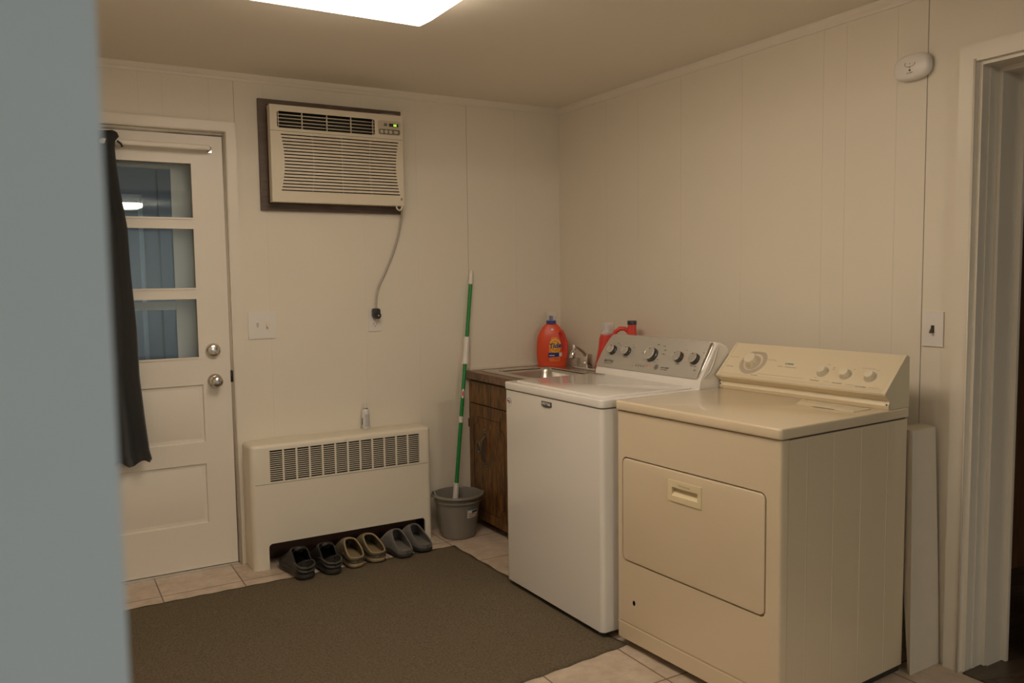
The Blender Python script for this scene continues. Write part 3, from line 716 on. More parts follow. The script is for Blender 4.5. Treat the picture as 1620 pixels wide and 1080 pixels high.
# bottle with the ring logo
bx, by = -.135, -.115
t1 = thing('detergent_bottle', 'orange detergent bottle with a blue cap and round logo label in the corner', 'detergent bottle', (bx, by, .863), camyaw(bx, by)-PI/2)
# local: x right in view, y away, z up
prof = [(0, .060, .078), (.006, .066, .082), (.03, .070, .085), (.08, .078, .088), (.13, .082, .085), (.17, .076, .078), (.20, .062, .066), (.225, .042, .050), (.240, .030, .034), (.248, .026, .027)]
rows = [[(x-.004*(1 if z > .2 else z/.2), y*.62, z) for x, y in sup(a, b_*.72, 40, 2.6)] for z, b_, a in prof]
o = mb('tide').loft(rows).build('bottle', t1, smooth=60)
# handle hole on the right side
hp = [(.048, .135), (.055, .165), (.046, .185), (.036, .180), (.040, .15), (.041, .115), (.048, .105), (.058, .09), (.062, .10), (.056, .12)]
cut(o, mb('tidedark').prism([(.046, .195), (.037, .190), (.042, .165), (.050, .140), (.056, .105), (.060, .080), (.066, .090), (.067, .12), (.063, .15), (.055, .18)], 'y', -.2, -.012, .0))
q = mb('tidedark').tube([(.050, -.020, .205), (.066, -.018, .178), (.077, -.017, .145), (.081, -.017, .11), (.080, -.018, .075), (.074, -.022, .05)], .0125, 10, rs=[.012, .0115, .0112, .0112, .012, .012]); q.build('handle', t1, smooth=60)
fy = -.0445
def face_y(x, z):    # front surface of the bottle, for laying the label on it
    for (z0, b0, a0), (z1, b1, a1) in zip(prof, prof[1:]):
        if z0 <= z <= z1:
            t = (z-z0)/(z1-z0); b_ = b0+(b1-b0)*t; a = a0+(a1-a0)*t; xx = x+.004*(1 if z > .2 else z/.2); break
    u = min(.999, abs(xx/a)); return -(b_*.72*.62)*(1-u**2.6)**(1/2.6)
def decal(q, fn, nu, nv, off):
    g = [[fn(i/nu, j/nv) for j in range(nv+1)] for i in range(nu+1)]
    P0 = [[(x, face_y(x, z)-off, z) for x, z in rw] for rw in g]
    vs = [[q.bm.verts.new(p) for p in rw] for rw in P0]
    for i in range(nu):
        for j in range(nv):
            f = q.bm.faces.new((vs[i][j], vs[i+1][j], vs[i+1][j+1], vs[i][j+1])); f.material_index = q.mi
def disc(cx0, cz0, rx, rz): return lambda u, v: (cx0+rx*u*math.cos(2*PI*v), cz0+rz*u*math.sin(2*PI*v))
lab = MB()
lab.use('tideor'); decal(lab, lambda u, v: ((.012+.0)+(-.034+.072*v)*(.42+.58*min(1, (1-abs(u-.30)/.75)*1.1))*.97, .030+.140*u), 14, 10, .0012)
lab.use('yellow'); decal(lab, disc(.018, .120, .0340, .0410), 4, 28, .0020)
lab.use('tideor'); decal(lab, disc(.018, .120, .0262, .0316), 4, 28, .0026)
lab.use('yellow'); decal(lab, disc(.018, .120, .0190, .0230), 4, 28, .0032)
lab.use('blue'); decal(lab, lambda u, v: (-.022+.064*v, .058+.022*u-.006*(1-u)*(1-v)), 2, 12, .0024)
lab.use('sticker'); decal(lab, lambda u, v: (.040+.016*v, .060+.020*u), 2, 4, .0030); decal(lab, lambda u, v: (-.016+.030*v, .0615+.0055*u), 1, 4, .0030)
lab.use('tidedark'); decal(lab, lambda u, v: (.012+.026*v, .048+.0025*u), 1, 4, .0030); decal(lab, lambda u, v: (.012+.026*v, .041+.0025*u), 1, 4, .0030)
lo = lab.build('label', t1, smooth=60)
q = mb('blue').text('Tide', .039, (.016, 0, .119), (1, 0, .10), (.0, 0, 1), .0004, shear=.18, bold=.0012)
for v in q.bm.verts: v.co.y = face_y(v.co.x, v.co.z)-.0042+(v.co.y*.5)
q.build('lettering', lo)
q = mb('sticker'); decal(q, disc(.002, .212, .008, .006), 2, 14, .0010); q.build('round_sticker', t1)
cpb = mb('cap').lathe([(.0, .246), (.0285, .246), (.0285, .262), (.026, .264), (.012, .264), (.0115, .288), (.010, .290), (0, .290)], 'z', (-.004, 0, 0), 28).build('cap', t1, smooth=30)
mb('clear').lathe([(.030, .262), (.033, .308), (.0315, .308), (.0285, .264)], 'z', (-.004, 0, 0), 32, close=False).build('measuring_cup', cpb, smooth=60)
# bottle with clear cap
bx, by = -.125, -.628
t2 = thing('detergent_bottle', 'red bottle with a clear dome cap behind the washer console', 'detergent bottle', (bx, by, .863), camyaw(bx, by)-PI/2)
rows = [[(x, y, z) for x, y in sup(a, b_, 36, 2.5)] for z, a, b_ in ((0, .060, .040), (.005, .066, .044), (.05, .064, .044), (.09, .056, .040), (.14, .047, .036), (.19, .042, .034), (.205, .036, .032), (.212, .033, .030))]
mb('tidedark').loft(rows).build('bottle', t2, smooth=60)
q = mb('can').lathe([(0, .210), (.026, .212), (.026, .222), (.022, .226), (.018, .240), (.017, .258), (.011, .262), (0, .262)], 'z', n=24).build('spout', t2, smooth=40)
mb('clear').lathe([(.037, .206), (.038, .262), (.036, .272), (0, .273), (0, .271), (.035, .270), (.0365, .262), (.0355, .206)], 'z', n=32, close=False).build('clear_cap', t2, smooth=60)
# jug with side handle
bx, by = -.115, -.772
t3 = thing('detergent_bottle', 'red jug with a looped handle and dark cap, tallest behind the washer console', 'detergent bottle', (bx, by, .863), camyaw(bx, by)-PI/2)
rows = [[(x+dx, y, z) for x, y in sup(a, b_, 36, 2.6)] for z, a, b_, dx in ((0, .075, .045, 0), (.006, .080, .050, 0), (.10, .080, .050, 0), (.15, .075, .048, 0), (.175, .060, .042, 0), (.19, .036, .032, .020), (.205, .026, .024, .027), (.225, .0245, .0235, .028), (.260, .021, .021, .029), (.268, .020, .020, .029))]
mb('tidedark').loft(rows).build('bottle', t3, smooth=60)
mb('tidedark').tube([(-.066, 0, .15), (-.064, 0, .205), (-.052, 0, .232), (-.030, 0, .246), (-.006, 0, .244), (.012, 0, .230), (.024, 0, .208), (.028, 0, .198)], .0105, 12).build('handle', t3, smooth=60)
mb('capdark').cyl(.0235, .266, .286, c=(.029, 0, 0), n=30, bevel=.003).build('cap', t3)

# ================================================================== WASHER
wa = thing('washing_machine', 'white top-loading washing machine with a silver console', 'washing machine', (-.9075, -1.6353, 0), math.radians(1.1583))
bw = mb('washer').prism(rr(0, .655, .004, .699, .018, 5), 'z', .030, .882).build('cabinet', wa)
mb('groovegrey').prism(rr(.004, .65, .008, .695, .014), 'z', .878, .888).build('lid_seam', wa)
tp = mb('washer').prism(rr(-.004, .66, .001, .702, .020, 5), 'z', .8855, .9175, .0045, 3).build('top_deck', wa)
for x in (.04, .60):
    for y in (.05, .65): mb('black').cyl(.018, 0, .034, c=(x, y, 0), n=16).build('foot', wa)
lid = mb('washer').prism(rr(.030, .490, .035, .668, .03, 5), 'z', .914, .9235, .004, 3).build('lid', wa)
q = mb('badge').box(.455, .480, .60, .672, .9232, .9240); q.use('red').box(.462, .474, .632, .648, .9238, .9243); q.build('warning_label', lid, smooth=0)
# console: white base and silver face
pf = [(.485, .917), (.487, .940), (.494, .958), (.570, 1.092), (.580, 1.101), (.600, 1.103), (.632, 1.085), (.645, 1.05), (.650, .917)]
def prof_clip(zc):
    t = min(1, (zc-.958)/(1.092-.958)) if zc > .958 else 0
    fx_ = .494+(.570-.494)*t
    dz = 1.103-zc
    return [(.485, .917), (.487, .940), (min(.494, fx_), .958 if zc > .958 else zc), (fx_, max(.9581, zc-.011)), (fx_+.010, max(.96, zc-.002)), (min(.632, fx_+.030), zc), (.640, max(.962, zc-.018)), (.647, max(.955, 1.05-dz)), (.650, .917)]
co = mb('washer').loft([[(x, y, z) for x, z in prof_clip(zc)] for y, zc in ((-.004, 1.092), (.002, 1.100), (.012, 1.103), (.635, 1.103), (.648, 1.098), (.660, 1.082), (.668, 1.060), (.674, 1.02), (.677, .985))]).build('console', wa, smooth=30)
A = Vector((.4925, 0, .956)); B = Vector((.571, 0, 1.0945)); dAB = (B-A).normalized(); nrm = Vector((-dAB.z, 0, dAB.x))   # outward (towards -x, up)
def con_frame(A_, d_, n_):
    mm = Matrix(((0, d_.x, n_.x, A_.x), (-1, 0, 0, 0), (0, d_.z, n_.z, A_.z), (0, 0, 0, 1))); return mm
# frame: X local = -Y (viewer's right), Y local = up the slope, Z local = out of the face
WF = con_frame(A, dAB, nrm)
Lc = (B-A).length
def on_w(y, z):   # appliance coords on the face -> face coords
    return (-y, (z-A.z)/dAB.z)
q = MB(); q.T = WF
face = [(-.680, .004), (-.674, -.002), (-.030, -.002), (-.022, .004), (-.022, Lc+.002), (-.034, Lc+.008), (-.635, Lc+.008), (-.650, Lc+.002), (-.662, Lc-.014), (-.672, Lc-.045), (-.680, .06)]
q.use('silver').prism(face, 'z', 0, .0035, .0015); fc = q.build('control_face', wa)
def knobs(parent, T, x, y, r, h, face_m, side_m, mark_ang, big=False):
    q = MB(); q.T = T @ Matrix.Translation((x, y, .003))
    q.use(side_m).lathe([(0, 0), (r*1.04, 0), (r*1.04, h*.30), (r*.96, h*.36), (r*.96, h*.82), (r*.93, h*.9)], 'z', n=36)
    q.use(face_m).lathe([(r*.97, h*.80), (r*.97, h*.92), (r*.90, h*1.0), (r*.80, h*1.0), (r*.76, h*.965), (0, h*.95)], 'z', n=36)
    o = q.build('knob', parent, smooth=35)
    q = MB(); q.T = T @ Matrix.Translation((x, y, .003)); a = mark_ang
    q.use('black').cyl(.0022, h*.94, h*1.01, c=(r*.66*math.cos(a), r*.66*math.sin(a), 0), n=10); q.build('pointer', o)
    return o
for (y, z), r, h, a in (((.607, 1.034), .0215, .024, 1.5), ((.505, 1.034), .0215, .024, 1.3), ((.333, 1.031), .0300, .029, 1.75), ((.168, 1.034), .0225, .026, 2.4), ((.074, 1.033), .0225, .026, 1.6)):
    x, y_ = on_w(y-.006, z-.004); knobs(wa, WF, x, y_, r, h, 'knobface', 'knobside', a)
q = MB(); q.T = WF; q.use('silvertext')
def T_(q, s_, size, y, z, mp=on_w, **k):
    x, v = mp(y, z); p = MB(); p.T = q.T; p.use(q.mats[q.mi]); p.text(s_, size, (x, v, .0042 if mp is on_w else .0018), (1, 0, 0), (0, 1, 0), .0002, **k)
    p.build('printed_word', fc if mp is on_w else pf_, smooth=0)
T_(q, 'MAYTAG', .0165, .600, .982, bold=.0004)
T_(q, 'COMMERCIAL TECHNOLOGY', .0046, .600, .972)
T_(q, 'Load Size', .006, .600, 1.010); T_(q, 'Temperature', .006, .497, 1.006); T_(q, 'Options', .006, .155, 1.004); T_(q, 'Fabric Softener', .006, .064, 1.002)
for s_, y, z in (('Normal', .315, 1.072), ('Heavy', .275, 1.068), ('Bulky', .262, 1.052), ('Delicates', .262, 1.036), ('Rinse', .285, 1.012), ('PowerWash', .385, 1.032), ('Clean', .37, 1.004), ('Whites', .335, 1.000), ('Drain', .30, 1.000), ('Auto', .58, 1.062), ('Large', .565, 1.054), ('Cold', .478, 1.060), ('Warm', .465, 1.05), ('On', .135, 1.060), ('Off', .035, 1.056)): T_(q, s_, .0055, y, z)
for i, s_ in enumerate(('Soak', 'Wash', 'Rinse', 'Spin', 'Done', 'Lid')): T_(q, s_, .004, .400-i*.0165, .9835)
T_(q, 'start', .005, .428, .974); T_(q, 'AUTO SENSE', .0085, .222, .982, bold=.0003); T_(q, 'LOAD SENSING', .0055, .222, .974)
q.box(-.052, -.044, (0.985-A.z)/dAB.z, (0.990-A.z)/dAB.z, .0035, .0041)
q.build('printed_mark', fc, smooth=0)
q = MB(); q.T = WF; x, v = on_w(.275, .981); q.use('silvertext').cyl(.0125, .003, .0046, c=(x, v, 0), n=28); q.use('silver').lathe([(.0095, .0047), (.010, .0052), (.0105, .0047)], 'z', (x, v, 0), 24, close=False); q.build('round_emblem', fc)
for i in range(6):
    q = MB(); q.T = WF; x, v = on_w(.405-i*.0165, .977); q.use(('black', 'black', 'black', 'badge', 'ledorange', 'ledred')[i]).cyl(.0028, .003, .0046, c=(x, v, 0), n=12); q.build('indicator', fc)
q = MB(); q.T = WF; q.use('ledorange')
x, v = on_w(.155, 1.052); x2, v2 = on_w(.135, 1.030); x3, v3 = on_w(.118, 1.028)
q.tube([(x-.006, v+.006, .0038), (x+.006, v, .0038), (x2-.003, v2+.006, .0038), (x2, v2, .0038), (x3, v3, .0038)], .0007, 6); q.build('orange_bracket', fc)
# chrome crescent end trim
q = MB(); q.T = WF
cr = []
nn = 14
for i in range(nn+1):
    t = i/nn; cr.append((-.026+.000*t+.0, t*Lc*1.0))
right = [(-.004-.0+.010*math.sin(PI*t)*0+(.010*(1-abs(2*t-1)**2)), t*Lc) for t in [1-i/nn for i in range(nn+1)]]
q.use('chrome').prism([(-.022, .000)]+[(-.022, Lc+.000)]+[(-.012, Lc+.006), (-.005, Lc+.002), (-.002, Lc-.012), (-.003, Lc*.7), (-.006, Lc*.35), (-.010, .006), (-.016, -.004)], 'z', -.004, .005, .002, 3)
ec = q.build('end_trim', wa, smooth=50)
mb('silver').tube([(.508, -.004, .962), (.535, -.009, .985), (.556, -.009, 1.02), (.572, -.007, 1.055), (.588, -.004, 1.085)], .005, 10, rs=[.002, .005, .0055, .005, .002]).build('end_inset', wa, smooth=60)
# badge and sticker on the front
q = mb('badge').prism([(.403, .868), (.331, .868), (.331, .849), (.345, .845), (.367, .8435), (.389, .845), (.403, .849)], 'x', -.0035, .001, .001)
bg = q.build('badge', wa)
mb('sticker').text('MAYTAG', .0150, (-.0038, .367, .858), (0, -1, 0), (0, 0, 1), .0003, bold=.0004).build('lettering', bg, smooth=0)
q = mb('sticker').cyl(.021, -.0007, .001, 'x', (0, .661, .832), 30)
q.use('stickerblue')
for i in range(9):
    a = PI*(.0+i/8); q.box(-.0012, -.0003, .661+.0175*math.cos(a)-.002, .661+.0175*math.cos(a)+.002, .832+.0165*math.sin(a)-.0018, .832+.0165*math.sin(a)+.0022)
q.box(-.0012, -.0003, .655, .667, .825, .828)
q.use('red').box(-.0012, -.0003, .651, .673, .834, .837).box(-.0012, -.0003, .649, .669, .829, .8315); q.use('blue').box(-.0012, -.0003, .665, .673, .832, .840); q.build('round_sticker', wa, smooth=0)

# ================================================================== DRYER
dy = thing('clothes_dryer', 'almond coloured clothes dryer with a wide drop-down door', 'clothes dryer', (-.8197, -2.3955, 0), math.radians(3.3581))
DW = .732
fpn = mb('dryer').prism([(.033, .0), (.010, .0), (.004, .0015), (.0015, .004), (0, .010), (0, DW-.010), (.0015, DW-.004), (.004, DW-.0015), (.010, DW), (.033, DW)], 'z', .030, .882).build('front_panel', dy)
c = mb('dryer').prism(rr(.052, .703, .328, .716, .022), 'x', -.1, .018)
cut(fpn, c)
c = mb('dryer'); c.prism([(-.01, .088), (.0025, .088), (.0025, .095), (-.01, .104)], 'y', -.1, DW+.1); cut(fpn, c)
cut(fpn, mb('black').lathe([(0, -.01), (.0085, -.01), (.0085, .03), (0, .03)], 'x', (0, .641, .180), 16, sx=.85, sy=1.15))
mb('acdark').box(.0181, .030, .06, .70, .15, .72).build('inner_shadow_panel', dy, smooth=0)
sdp = mb('dryer').box(.036, .655, .0015, DW-.0015, .022, .880, .003)
side = sdp.build('side_panels', dy)
for X in (.124, .256, .400, .545):
    mb('dryer').prism([(X-.0035, .0016), (X, .0004), (X+.0035, .0016)], 'z', .03, .875).build('side_crease', dy, smooth=0)
mb('acdark').box(.045, .648, .006, DW-.006, 0, .024).build('base_shadow_block', dy, smooth=0)  # dark block painting in the shadow beneath the dryer
mb('acdark').box(.008, .65, .006, DW-.006, .876, .888).build('top_seam', dy, smooth=0)
mb('dryer').prism(rr(-.008, .662, -.004, DW+.002, .012), 'z', .885, .919, .006, 3).build('top_panel', dy)
# door
dd = mb('dryer').prism(rr(.057, .698, .333, .711, .019), 'x', -.003, .016, .003, 3).build('door', dy)
cut(dd, mb('handle').box(-.1, .0155, .316, .458, .611, .675))
hf = mb('handle').box(-.0065, .012, .311, .462, .607, .679, .003).build('door_handle', dd)
cut(hf, mb('handle').prism([(-.02, .611), (-.02, .656), (.0085, .656), (.0108, .646)], 'y', .326, .444))
mb('ringgrey').text('Whirlpool', .013, (-.0068, .387, .666), (0, -1, 0), (0, 0, 1), .0002).build('lettering', hf, smooth=0)
# lint screen lid
mb('dryerplastic').prism([(.421, .048), (.520, .048), (.520, .320), (.421, .270)], 'z', .9188, .9212, .0008).build('lint_lid', dy)
mb('black').box(.4195, .4215, .12, .20, .9190, .9200).build('lint_lid_gap', dy)
# console
prof_d = [(.545, .9192), (.540, .932), (.549, .948), (.522, .968), (.520, .975), (.6375, 1.092), (.645, 1.096), (.660, 1.088), (.662, .9192)]
mb('dryerplastic').prism([(x+.003 if x < .55 else x, z-.001 if z > 1 else z) for x, z in prof_d], 'y', .014, DW-.016).build('console', dy, smooth=20)
for y0, y1 in ((.000, .0135), (DW-.0155, DW-.002)):
    e_ = mb('dryerplastic').prism(prof_d, 'y', y0, y1, .0012).build('end_cap', dy, smooth=20)
    mb('black').cyl(.0028, .5405, .5445, 'x', (0, (y0+y1)/2+.0, .936), 10).build('screw', e_)
A = Vector((.5235, 0, .9740)); B = Vector((.6395, 0, 1.0895)); dAB2 = (B-A).normalized(); nrm2 = Vector((-dAB2.z, 0, dAB2.x)); DF = con_frame(A, dAB2, nrm2); L2 = (B-A).length
on_d = lambda y, z: (-y, (z-A.z)/dAB2.z)
q = MB(); q.T = DF; q.use('dryerpanel').box(-(DW-.019), -.016, .002, L2-.004, -.001, .0012, .0005); pf_ = q.build('control_panel', dy)
q = MB(); q.T = DF; q.use('ringband').box(-(DW-.019), -.016, L2-.026, L2-.005, .0008, .0014); q.build('upper_band', pf_)
q = MB(); q.T = DF; q.use('dryertext')
def TD(s_, size, y, z, **k): T_(q, s_, size, y, z, on_d, **k)
cyD, czD = .590, 1.030
TD('Whirlpool', .0095, .618, 1.0835, shear=.3); TD('Heavy Duty    Super Capacity', .0085, .145, 1.0795, shear=.3)
TD('Timed Drying', .0075, .512, 1.043, shear=.2); TD('Automatic Drying', .0062, .694, 1.043, shear=.2); TD('Wrinkle Guard', .006, .69, 1.008, shear=.2); TD('Push to Start', .006, .55, .986, shear=.2)
TD('7 Cycle   4 Temperatures', .0085, .430, 1.0245, shear=.2)
TD('Temperature', .0075, .285, .991, shear=.2); TD('Finish Guard', .0075, .193, .990, shear=.2); TD('Push To Start', .0075, .100, .987, shear=.2)
TD('Med', .006, .262, 1.045); TD('High', .006, .235, 1.037); TD('Off', .006, .235, 1.031); TD('Low', .006, .285, 1.000); TD('End Of Cycle Signal', .006, .105, 1.044); TD('On', .006, .155, 1.038); TD('Loud', .006, .068, 1.041)
for y0, y1, z in ((.500, .03, 1.054), (.690, .655, 1.053), (.54, .33, .992), (.245, .22, .991), (.16, .125, .989), (.07, .03, .987)):
    x, v = on_d(y0, z); x1, v1 = on_d(y1, z); q.box(x, x1, v, v+.0009, .0012, .0016)
q.build('printed_lines', pf_, smooth=0)
q = MB(); q.T = DF; q.use('teal'); T_(q, 'SUPREME', .0095, .425, 1.0345, on_d, bold=.0003)
q = MB(); q.T = DF; x, v = on_d(cyD, czD); q.use('ringgrey').lathe([(.041, .0012), (.041, .0022), (.060, .0022), (.060, .0012)], 'z', (x, v, 0), 48, close=False)
q.use('dryertext')
for k in range(30):
    a = 2*PI*k/30
    if k % 9 == 0: q.use('red')
    else: q.use('dryertext')
    q.tube([(x+.045*math.cos(a), v+.045*math.sin(a), .0023), (x+.055*math.cos(a), v+.055*math.sin(a), .0023)], .0008, 4)
q.use('silvertext').lathe([(.036, .0012), (.0365, .0016), (.037, .0012)], 'z', (x, v, 0), 40, close=False)
q.build('dial_ring', pf_, smooth=40)
def dknob(y, z, r, h):
    x, v = on_d(y, z); q = MB(); q.T = DF @ Matrix.Translation((x, v, .001))
    q.use('ringgrey').cyl(r*1.32, 0, .0015, n=36)
    q.use('knob').lathe([(r, .001), (r*.98, h*.3), (r*.92, h*.85), (r*.86, h), (r*.70, h*1.03), (0, h*1.04)], 'z', n=36); q.build('knob', dy, smooth=40)
dknob(cyD, czD-.002, .0265, .032)
for y, z in ((.270, 1.020), (.178, 1.019), (.084, 1.019)): dknob(y, z, .0175, .020)

# ================================================================== RUG
rg = mb('rug')
nx, ny = 60, 50
x0, y0 = -2.70, -.342
def rp(u, v):
    xl = Vector((-2.72, -.343)); xr_ = Vector((-.893, -.339)); yl = Vector((-2.70, -1.86)); yr = Vector((-.851, -1.705))
    p = (xl*(1-u)+xr_*u)*(1-v)+(yl*(1-u)+yr*u)*v
    return p
rows = []
for j in range(ny+1):
    row = []
    for i in range(nx+1):
        p = rp(i/nx, j/ny); e = min(i, nx-i, j, ny-j)
        wob = .0035*math.sin(i*1.7+j)*(1 if e == 0 else 0)
        row.append((p.x+wob, p.y+wob, .009+(.0015*math.sin(i*.9)*math.sin(j*.7) if e else 0)-(.004 if e == 0 else 0)))
    rows.append(row)
rg.loft(rows, closed=False, caps=False)
o = rg.build('rug', smooth=80); mod_solid(o, .0085); tag(o, 'dark taupe rug lying on the tile floor in front of the washer', 'rug')

# ================================================================== LEANING BOARD
lbq = mb('boardw').hexa([(-.181, -2.398, .001), (-.003, -2.393, .001), (-.003, -2.372, .001), (-.160, -2.376, .001),
                         (-.156, -2.370, .838), (-.021, -2.366, .838), (-.003, -2.305, .840), (-.145, -2.300, .840)], .002)
o = lbq.build('board'); tag(o, 'white painted board standing between the dryer and the doorway', 'board')

# ================================================================== SHOES
def shoe_outline(kind):
    # t from heel 0 to toe 1 : half widths
    return [(0, .0), (.012, .016), (.04, .026), (.10, .033), (.20, .035), (.35, .034), (.50, .038), (.65, .045), (.78, .047), (.88, .041), (.95, .029), (.985, .016), (1.0, .0)]
def interp(tab, t):
    for (a, b), (c_, d_) in zip(tab, tab[1:]):
        if a <= t <= c_: return b+(d_-b)*(t-a)/(c_-a)
    return tab[-1][1]
def curve_at(t): return .006*math.sin(PI*min(1, max(0, t)))      # slight inward bend
def make_shoe(name, label, group, loc, rz, L, mir, sole_h, sole_m, up_m, rim_m, insole_m, open_t, rim_h, toe_h, wall_w=1.0, extras=None, scale_w=1.0):
    S = thing(name, label, 'shoe', loc, rz, group)
    out = shoe_outline(0)
    ts = [0, .008, .03, .07, .12, .18, .25, .31, .36, .41, .45, .49, .52, .545, .56, .64, .72, .80, .87, .92, .96, .985, 1.0]
    cx = lambda t: mir*curve_at(t)
    # sole
    ring = []
    for t in ts: ring.append((cx(t)+interp(out, t)*scale_w, t))
    for t in ts[-2:0:-1]: ring.append((cx(t)-interp(out, t)*scale_w, t))
    rows = []
    for z, e in ((0, .94), (sole_h*.25, 1.03), (sole_h*.75, 1.04), (sole_h, 1.0)):
        rows.append([((x-cx(t))*e+cx(t), (t-.5)*L*(1+(e-1)*.3)+0*L+.5*L, z+ (.012*max(0, (t-.8)/.2)**2 if z < sole_h*.5 else .008*max(0, (t-.8)/.2)**2)) for x, t in ring])
    o = mb(sole_m).loft(rows).build('sole', S, smooth=50); mod_sub(o, 1)
    # upper
    rows = []; K = 9
    for t in ts:
        w_ = max(.0006, interp(out, t)*scale_w*.97); ow, rh, hh = open_t(t), rim_h(t), toe_h(t)
        o0 = min(ow, .93)*w_; top = rh if ow > .02 else hh
        row = []
        for side in (-1, 1):
            seg_ = []
            for k in range(K+1):
                s_ = k/K
                p0 = (w_, sole_h*.8); p1 = (w_*wall_w*1.05, sole_h+(top-sole_h)*(.95 if ow > .02 else 1.0)); p2 = (o0 if ow > .02 else 0.0, top)
                x = (1-s_)**2*p0[0]+2*s_*(1-s_)*p1[0]+s_*s_*p2[0]; z = (1-s_)**2*p0[1]+2*s_*(1-s_)*p1[1]+s_*s_*p2[1]
                seg_.append((cx(t)+side*x, t*L, z))
            row += seg_ if side < 0 else seg_[::-1]
        rows.append((ow, row))
    bmq = mb(up_m); R = [[bmq.bm.verts.new(p) for p in rw] for _, rw in rows]; nn = len(R[0])
    for a in range(len(R)-1):
        for i in range(nn-1):
            if i == K and (rows[a][0] > .02 or rows[a+1][0] > .02) and not (rows[a][0] <= .02 and rows[a+1][0] <= .02): continue
            try: bmq.bm.faces.new((R[a][i], R[a][i+1], R[a+1][i+1], R[a+1][i]))
            except ValueError: pass
    bmesh.ops.remove_doubles(bmq.bm, verts=bmq.bm.verts[:], dist=.0008)
    bmesh.ops.recalc_face_normals(bmq.bm, faces=bmq.bm.faces[:])
    # collar ring along the opening
    up = bmq.build('upper', S, smooth=80); mod_solid(up, .0045, 0); mod_sub(up, 1)
    op = [(t, ow, rw) for t, (ow, rw) in zip(ts, rows) if ow > .02]
    if rim_m:
        Lp = [Vector(rw[K]) for _, _, rw in op]; Rp = [Vector(rw[K+1]) for _, _, rw in op]
        path = [Vector(((Lp[0].x+Rp[0].x)/2, Lp[0].y-.004, Lp[0].z))]+Lp+[Vector(((Lp[-1].x+Rp[-1].x)/2, Lp[-1].y+.004, Lp[-1].z+.0005))]+Rp[::-1]
        path.append(path[0])
        mb(rim_m).tube(path, .0042, 8).build('collar', S, smooth=80)
    # insole
    ring2 = [((x-cx(t))*.94+cx(t), t*L*.96+.02*L) for x, t in ring]
    mb(insole_m).loft([[(x, y, z) for x, y in ring2] for z in (sole_h-.002, sole_h+.004)]).build('insole', S, smooth=50)
    if extras: extras(S, cx, L, out, rows)
    return S
# sneakers
sn_open = lambda t: 0 if t < .004 else (min(.90, .62+t*5) if t < .36 else (.90*math.sqrt(max(0, 1-((t-.36)/.22)**2)) if t < .575 else 0))
sn_rim = lambda t: .094-.030*math.sin(PI*min(1, t/.36)) if t < .36 else .094+.012*math.sin(PI*min(1, (t-.36)/.3))
sn_top = lambda t: .094 if t < .02 else max(.036, .103-.17*max(0, t-.56)) if t < .9 else max(.034, .048-(t-.9)*.15)
def sn_ex(S, cx, L, out, rows):
    q = mb('shoeblk')
    q.loft([[(cx(t)+x*w_, t*L, z+.010*(1-(x)**2)) for x in (-1, -.5, 0, .5, 1)] for t, w_, z in ((.30, .024, .118), (.38, .023, .112), (.48, .020, .104), (.60, .016, .090))], closed=False, caps=False)
    o = q.build('tongue', S, smooth=80); mod_solid(o, .006)
    for i in range(4):
        t = .44+i*.055; z = .108-i*.009
        mb('shoesole').tube([(cx(t)-.022, t*L, z-.006), (cx(t), t*L+.004, z+.008), (cx(t)+.022, t*L, z-.006)], .003, 6).build('lace', S, smooth=60)
    q = mb('shoegrey')
    for side in (-1, 1):
        for zz, am in ((.040, .014), (.058, .010)):
            pts = []
            for t in (.0, .02, .06, .12, .20, .30, .42):
                w_ = interp(out, t)*1.20; pts.append((cx(t)+side*(w_+.0005), t*L-.004, zz+am*math.sin(t*8)))
            q.tube(pts, .0055, 6, rs=[.005, .007, .007, .006, .005, .004, .002])
    q.build('heel_counter', S, smooth=80)
R_ = math.radians
G_ = 'shoes in a row under the heater'
make_shoe('sneaker', 'black sneaker nearest the door, leftmost of the shoe row', G_, (-1.680, -.432, .009), R_(3), .30, 1, .036, 'shoesole', 'shoeblk', 'shoeblk', 'shoeblk', sn_open, sn_rim, sn_top, extras=sn_ex, scale_w=1.26)
make_shoe('sneaker', 'black sneaker beside the tan clogs, second from the left', G_, (-1.553, -.438, .009), R_(-2), .30, -1, .036, 'shoesole', 'shoeblk', 'shoeblk', 'shoeblk', sn_open, sn_rim, sn_top, extras=sn_ex, scale_w=1.20)
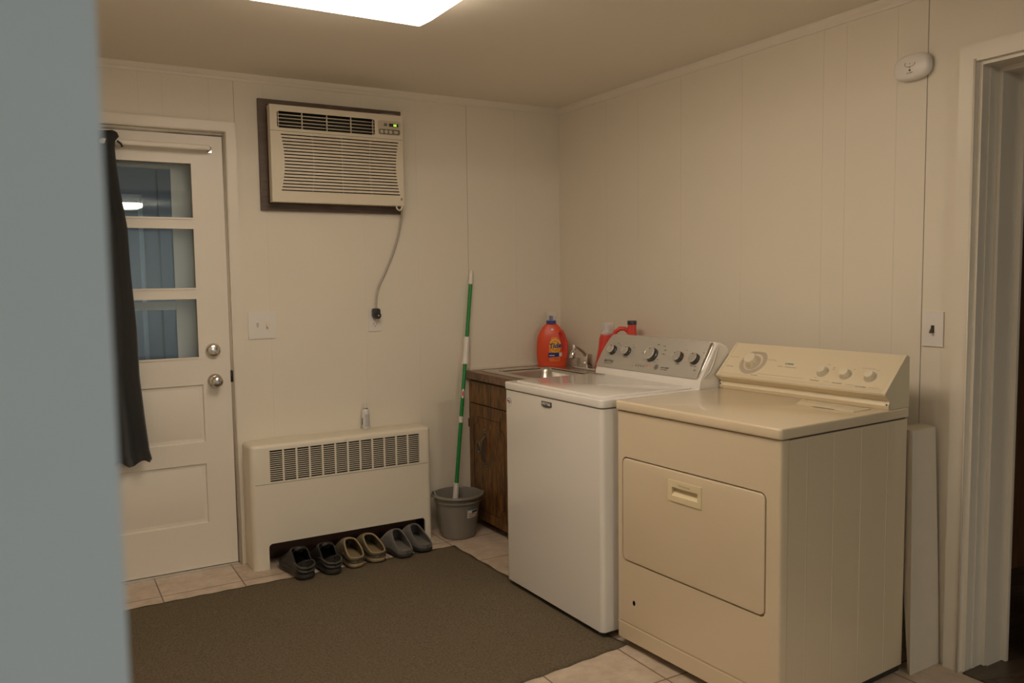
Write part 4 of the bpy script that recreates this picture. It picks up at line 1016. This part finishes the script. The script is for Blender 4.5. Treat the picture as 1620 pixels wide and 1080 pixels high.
# clogs
cl_open = lambda t: 0 if t < .003 else (.92 if t < .22 else (.92*math.sqrt(max(0, 1-((t-.22)/.335)**2)) if t < .555 else 0))
cl_rim = lambda t: .052+.052*min(1, max(0, t-.08)/.42)**.9
cl_top = lambda t: .052 if t < .02 else max(.034, .108-.34*max(0, t-.62)**1.2)
def cl_ex(S, cx, L, out, rows):
    q = mb('black')
    for i, (t, xx) in enumerate(((.66, -.018), (.66, .0), (.66, .018), (.72, -.010), (.72, .010), (.78, 0), (.78, -.02), (.78, .02))):
        z = cl_top(t)*.86-abs(xx)*.25; q.lathe([(0, z), (.0042, z), (.0042, z+.012), (0, z+.012)], 'z', (cx(t)+xx, t*L, 0), 10)
    q.build('vent_holes', S)
    pts = []
    for side in (-1, 1):
        row = [(cx(t)+side*(interp(out, t)*1.25+.002), t*L-.004, .044+.03*max(0, t-.05)) for t in (.0, .03, .08, .16, .28, .40)]
        pts = row[::-1] if side < 0 else pts+row
    mb('shoegrey').tube(pts, .0028, 8).build('strap_groove', S, smooth=70)
make_shoe('clog', 'tan and olive clog next to the black sneakers', G_, (-1.433, -.408, .009), R_(0), .27, 1, .030, 'clog', 'clogcamo', 'clog', 'clog', cl_open, cl_rim, cl_top, extras=cl_ex, scale_w=1.22)
make_shoe('clog', 'tan and olive clog next to the grey slippers', G_, (-1.314, -.392, .009), R_(2), .27, -1, .030, 'clog', 'clogcamo', 'clog', 'clog', cl_open, cl_rim, cl_top, extras=cl_ex, scale_w=1.26)
# slippers
sl_open = lambda t: 0 if t < .003 else (.90 if t < .20 else (.90*math.sqrt(max(0, 1-((t-.20)/.355)**2)) if t < .555 else 0))
sl_rim = lambda t: .040+.068*min(1, max(0, t-.10)/.42)**1.1
sl_top = lambda t: .042 if t < .02 else max(.036, .110-.34*max(0, t-.60)**1.2)
def sl_ex(S, cx, L, out, rows):
    mb('logo').box(cx(.12)-.008, cx(.12)-.004, .10*L, .15*L, .0320, .0326).box(cx(.12)+.002, cx(.12)+.006, .10*L, .15*L, .0320, .0326).box(cx(.12)-.008, cx(.12)+.006, .095*L, .11*L, .0320, .0326).build('insole_mark', S)
make_shoe('slipper', 'grey felt slipper with a printed mark, beside the tan clogs', G_, (-1.180, -.408, .009), R_(4), .27, 1, .028, 'shoesole', 'slip', 'slip', 'slipin', sl_open, sl_rim, sl_top, extras=sl_ex, scale_w=1.25)
make_shoe('slipper', 'grey felt slipper nearest the bucket, rightmost of the shoe row', G_, (-1.058, -.378, .009), R_(4), .27, -1, .028, 'shoesole', 'slip', 'slip', 'slipin', sl_open, sl_rim, sl_top, scale_w=1.25)
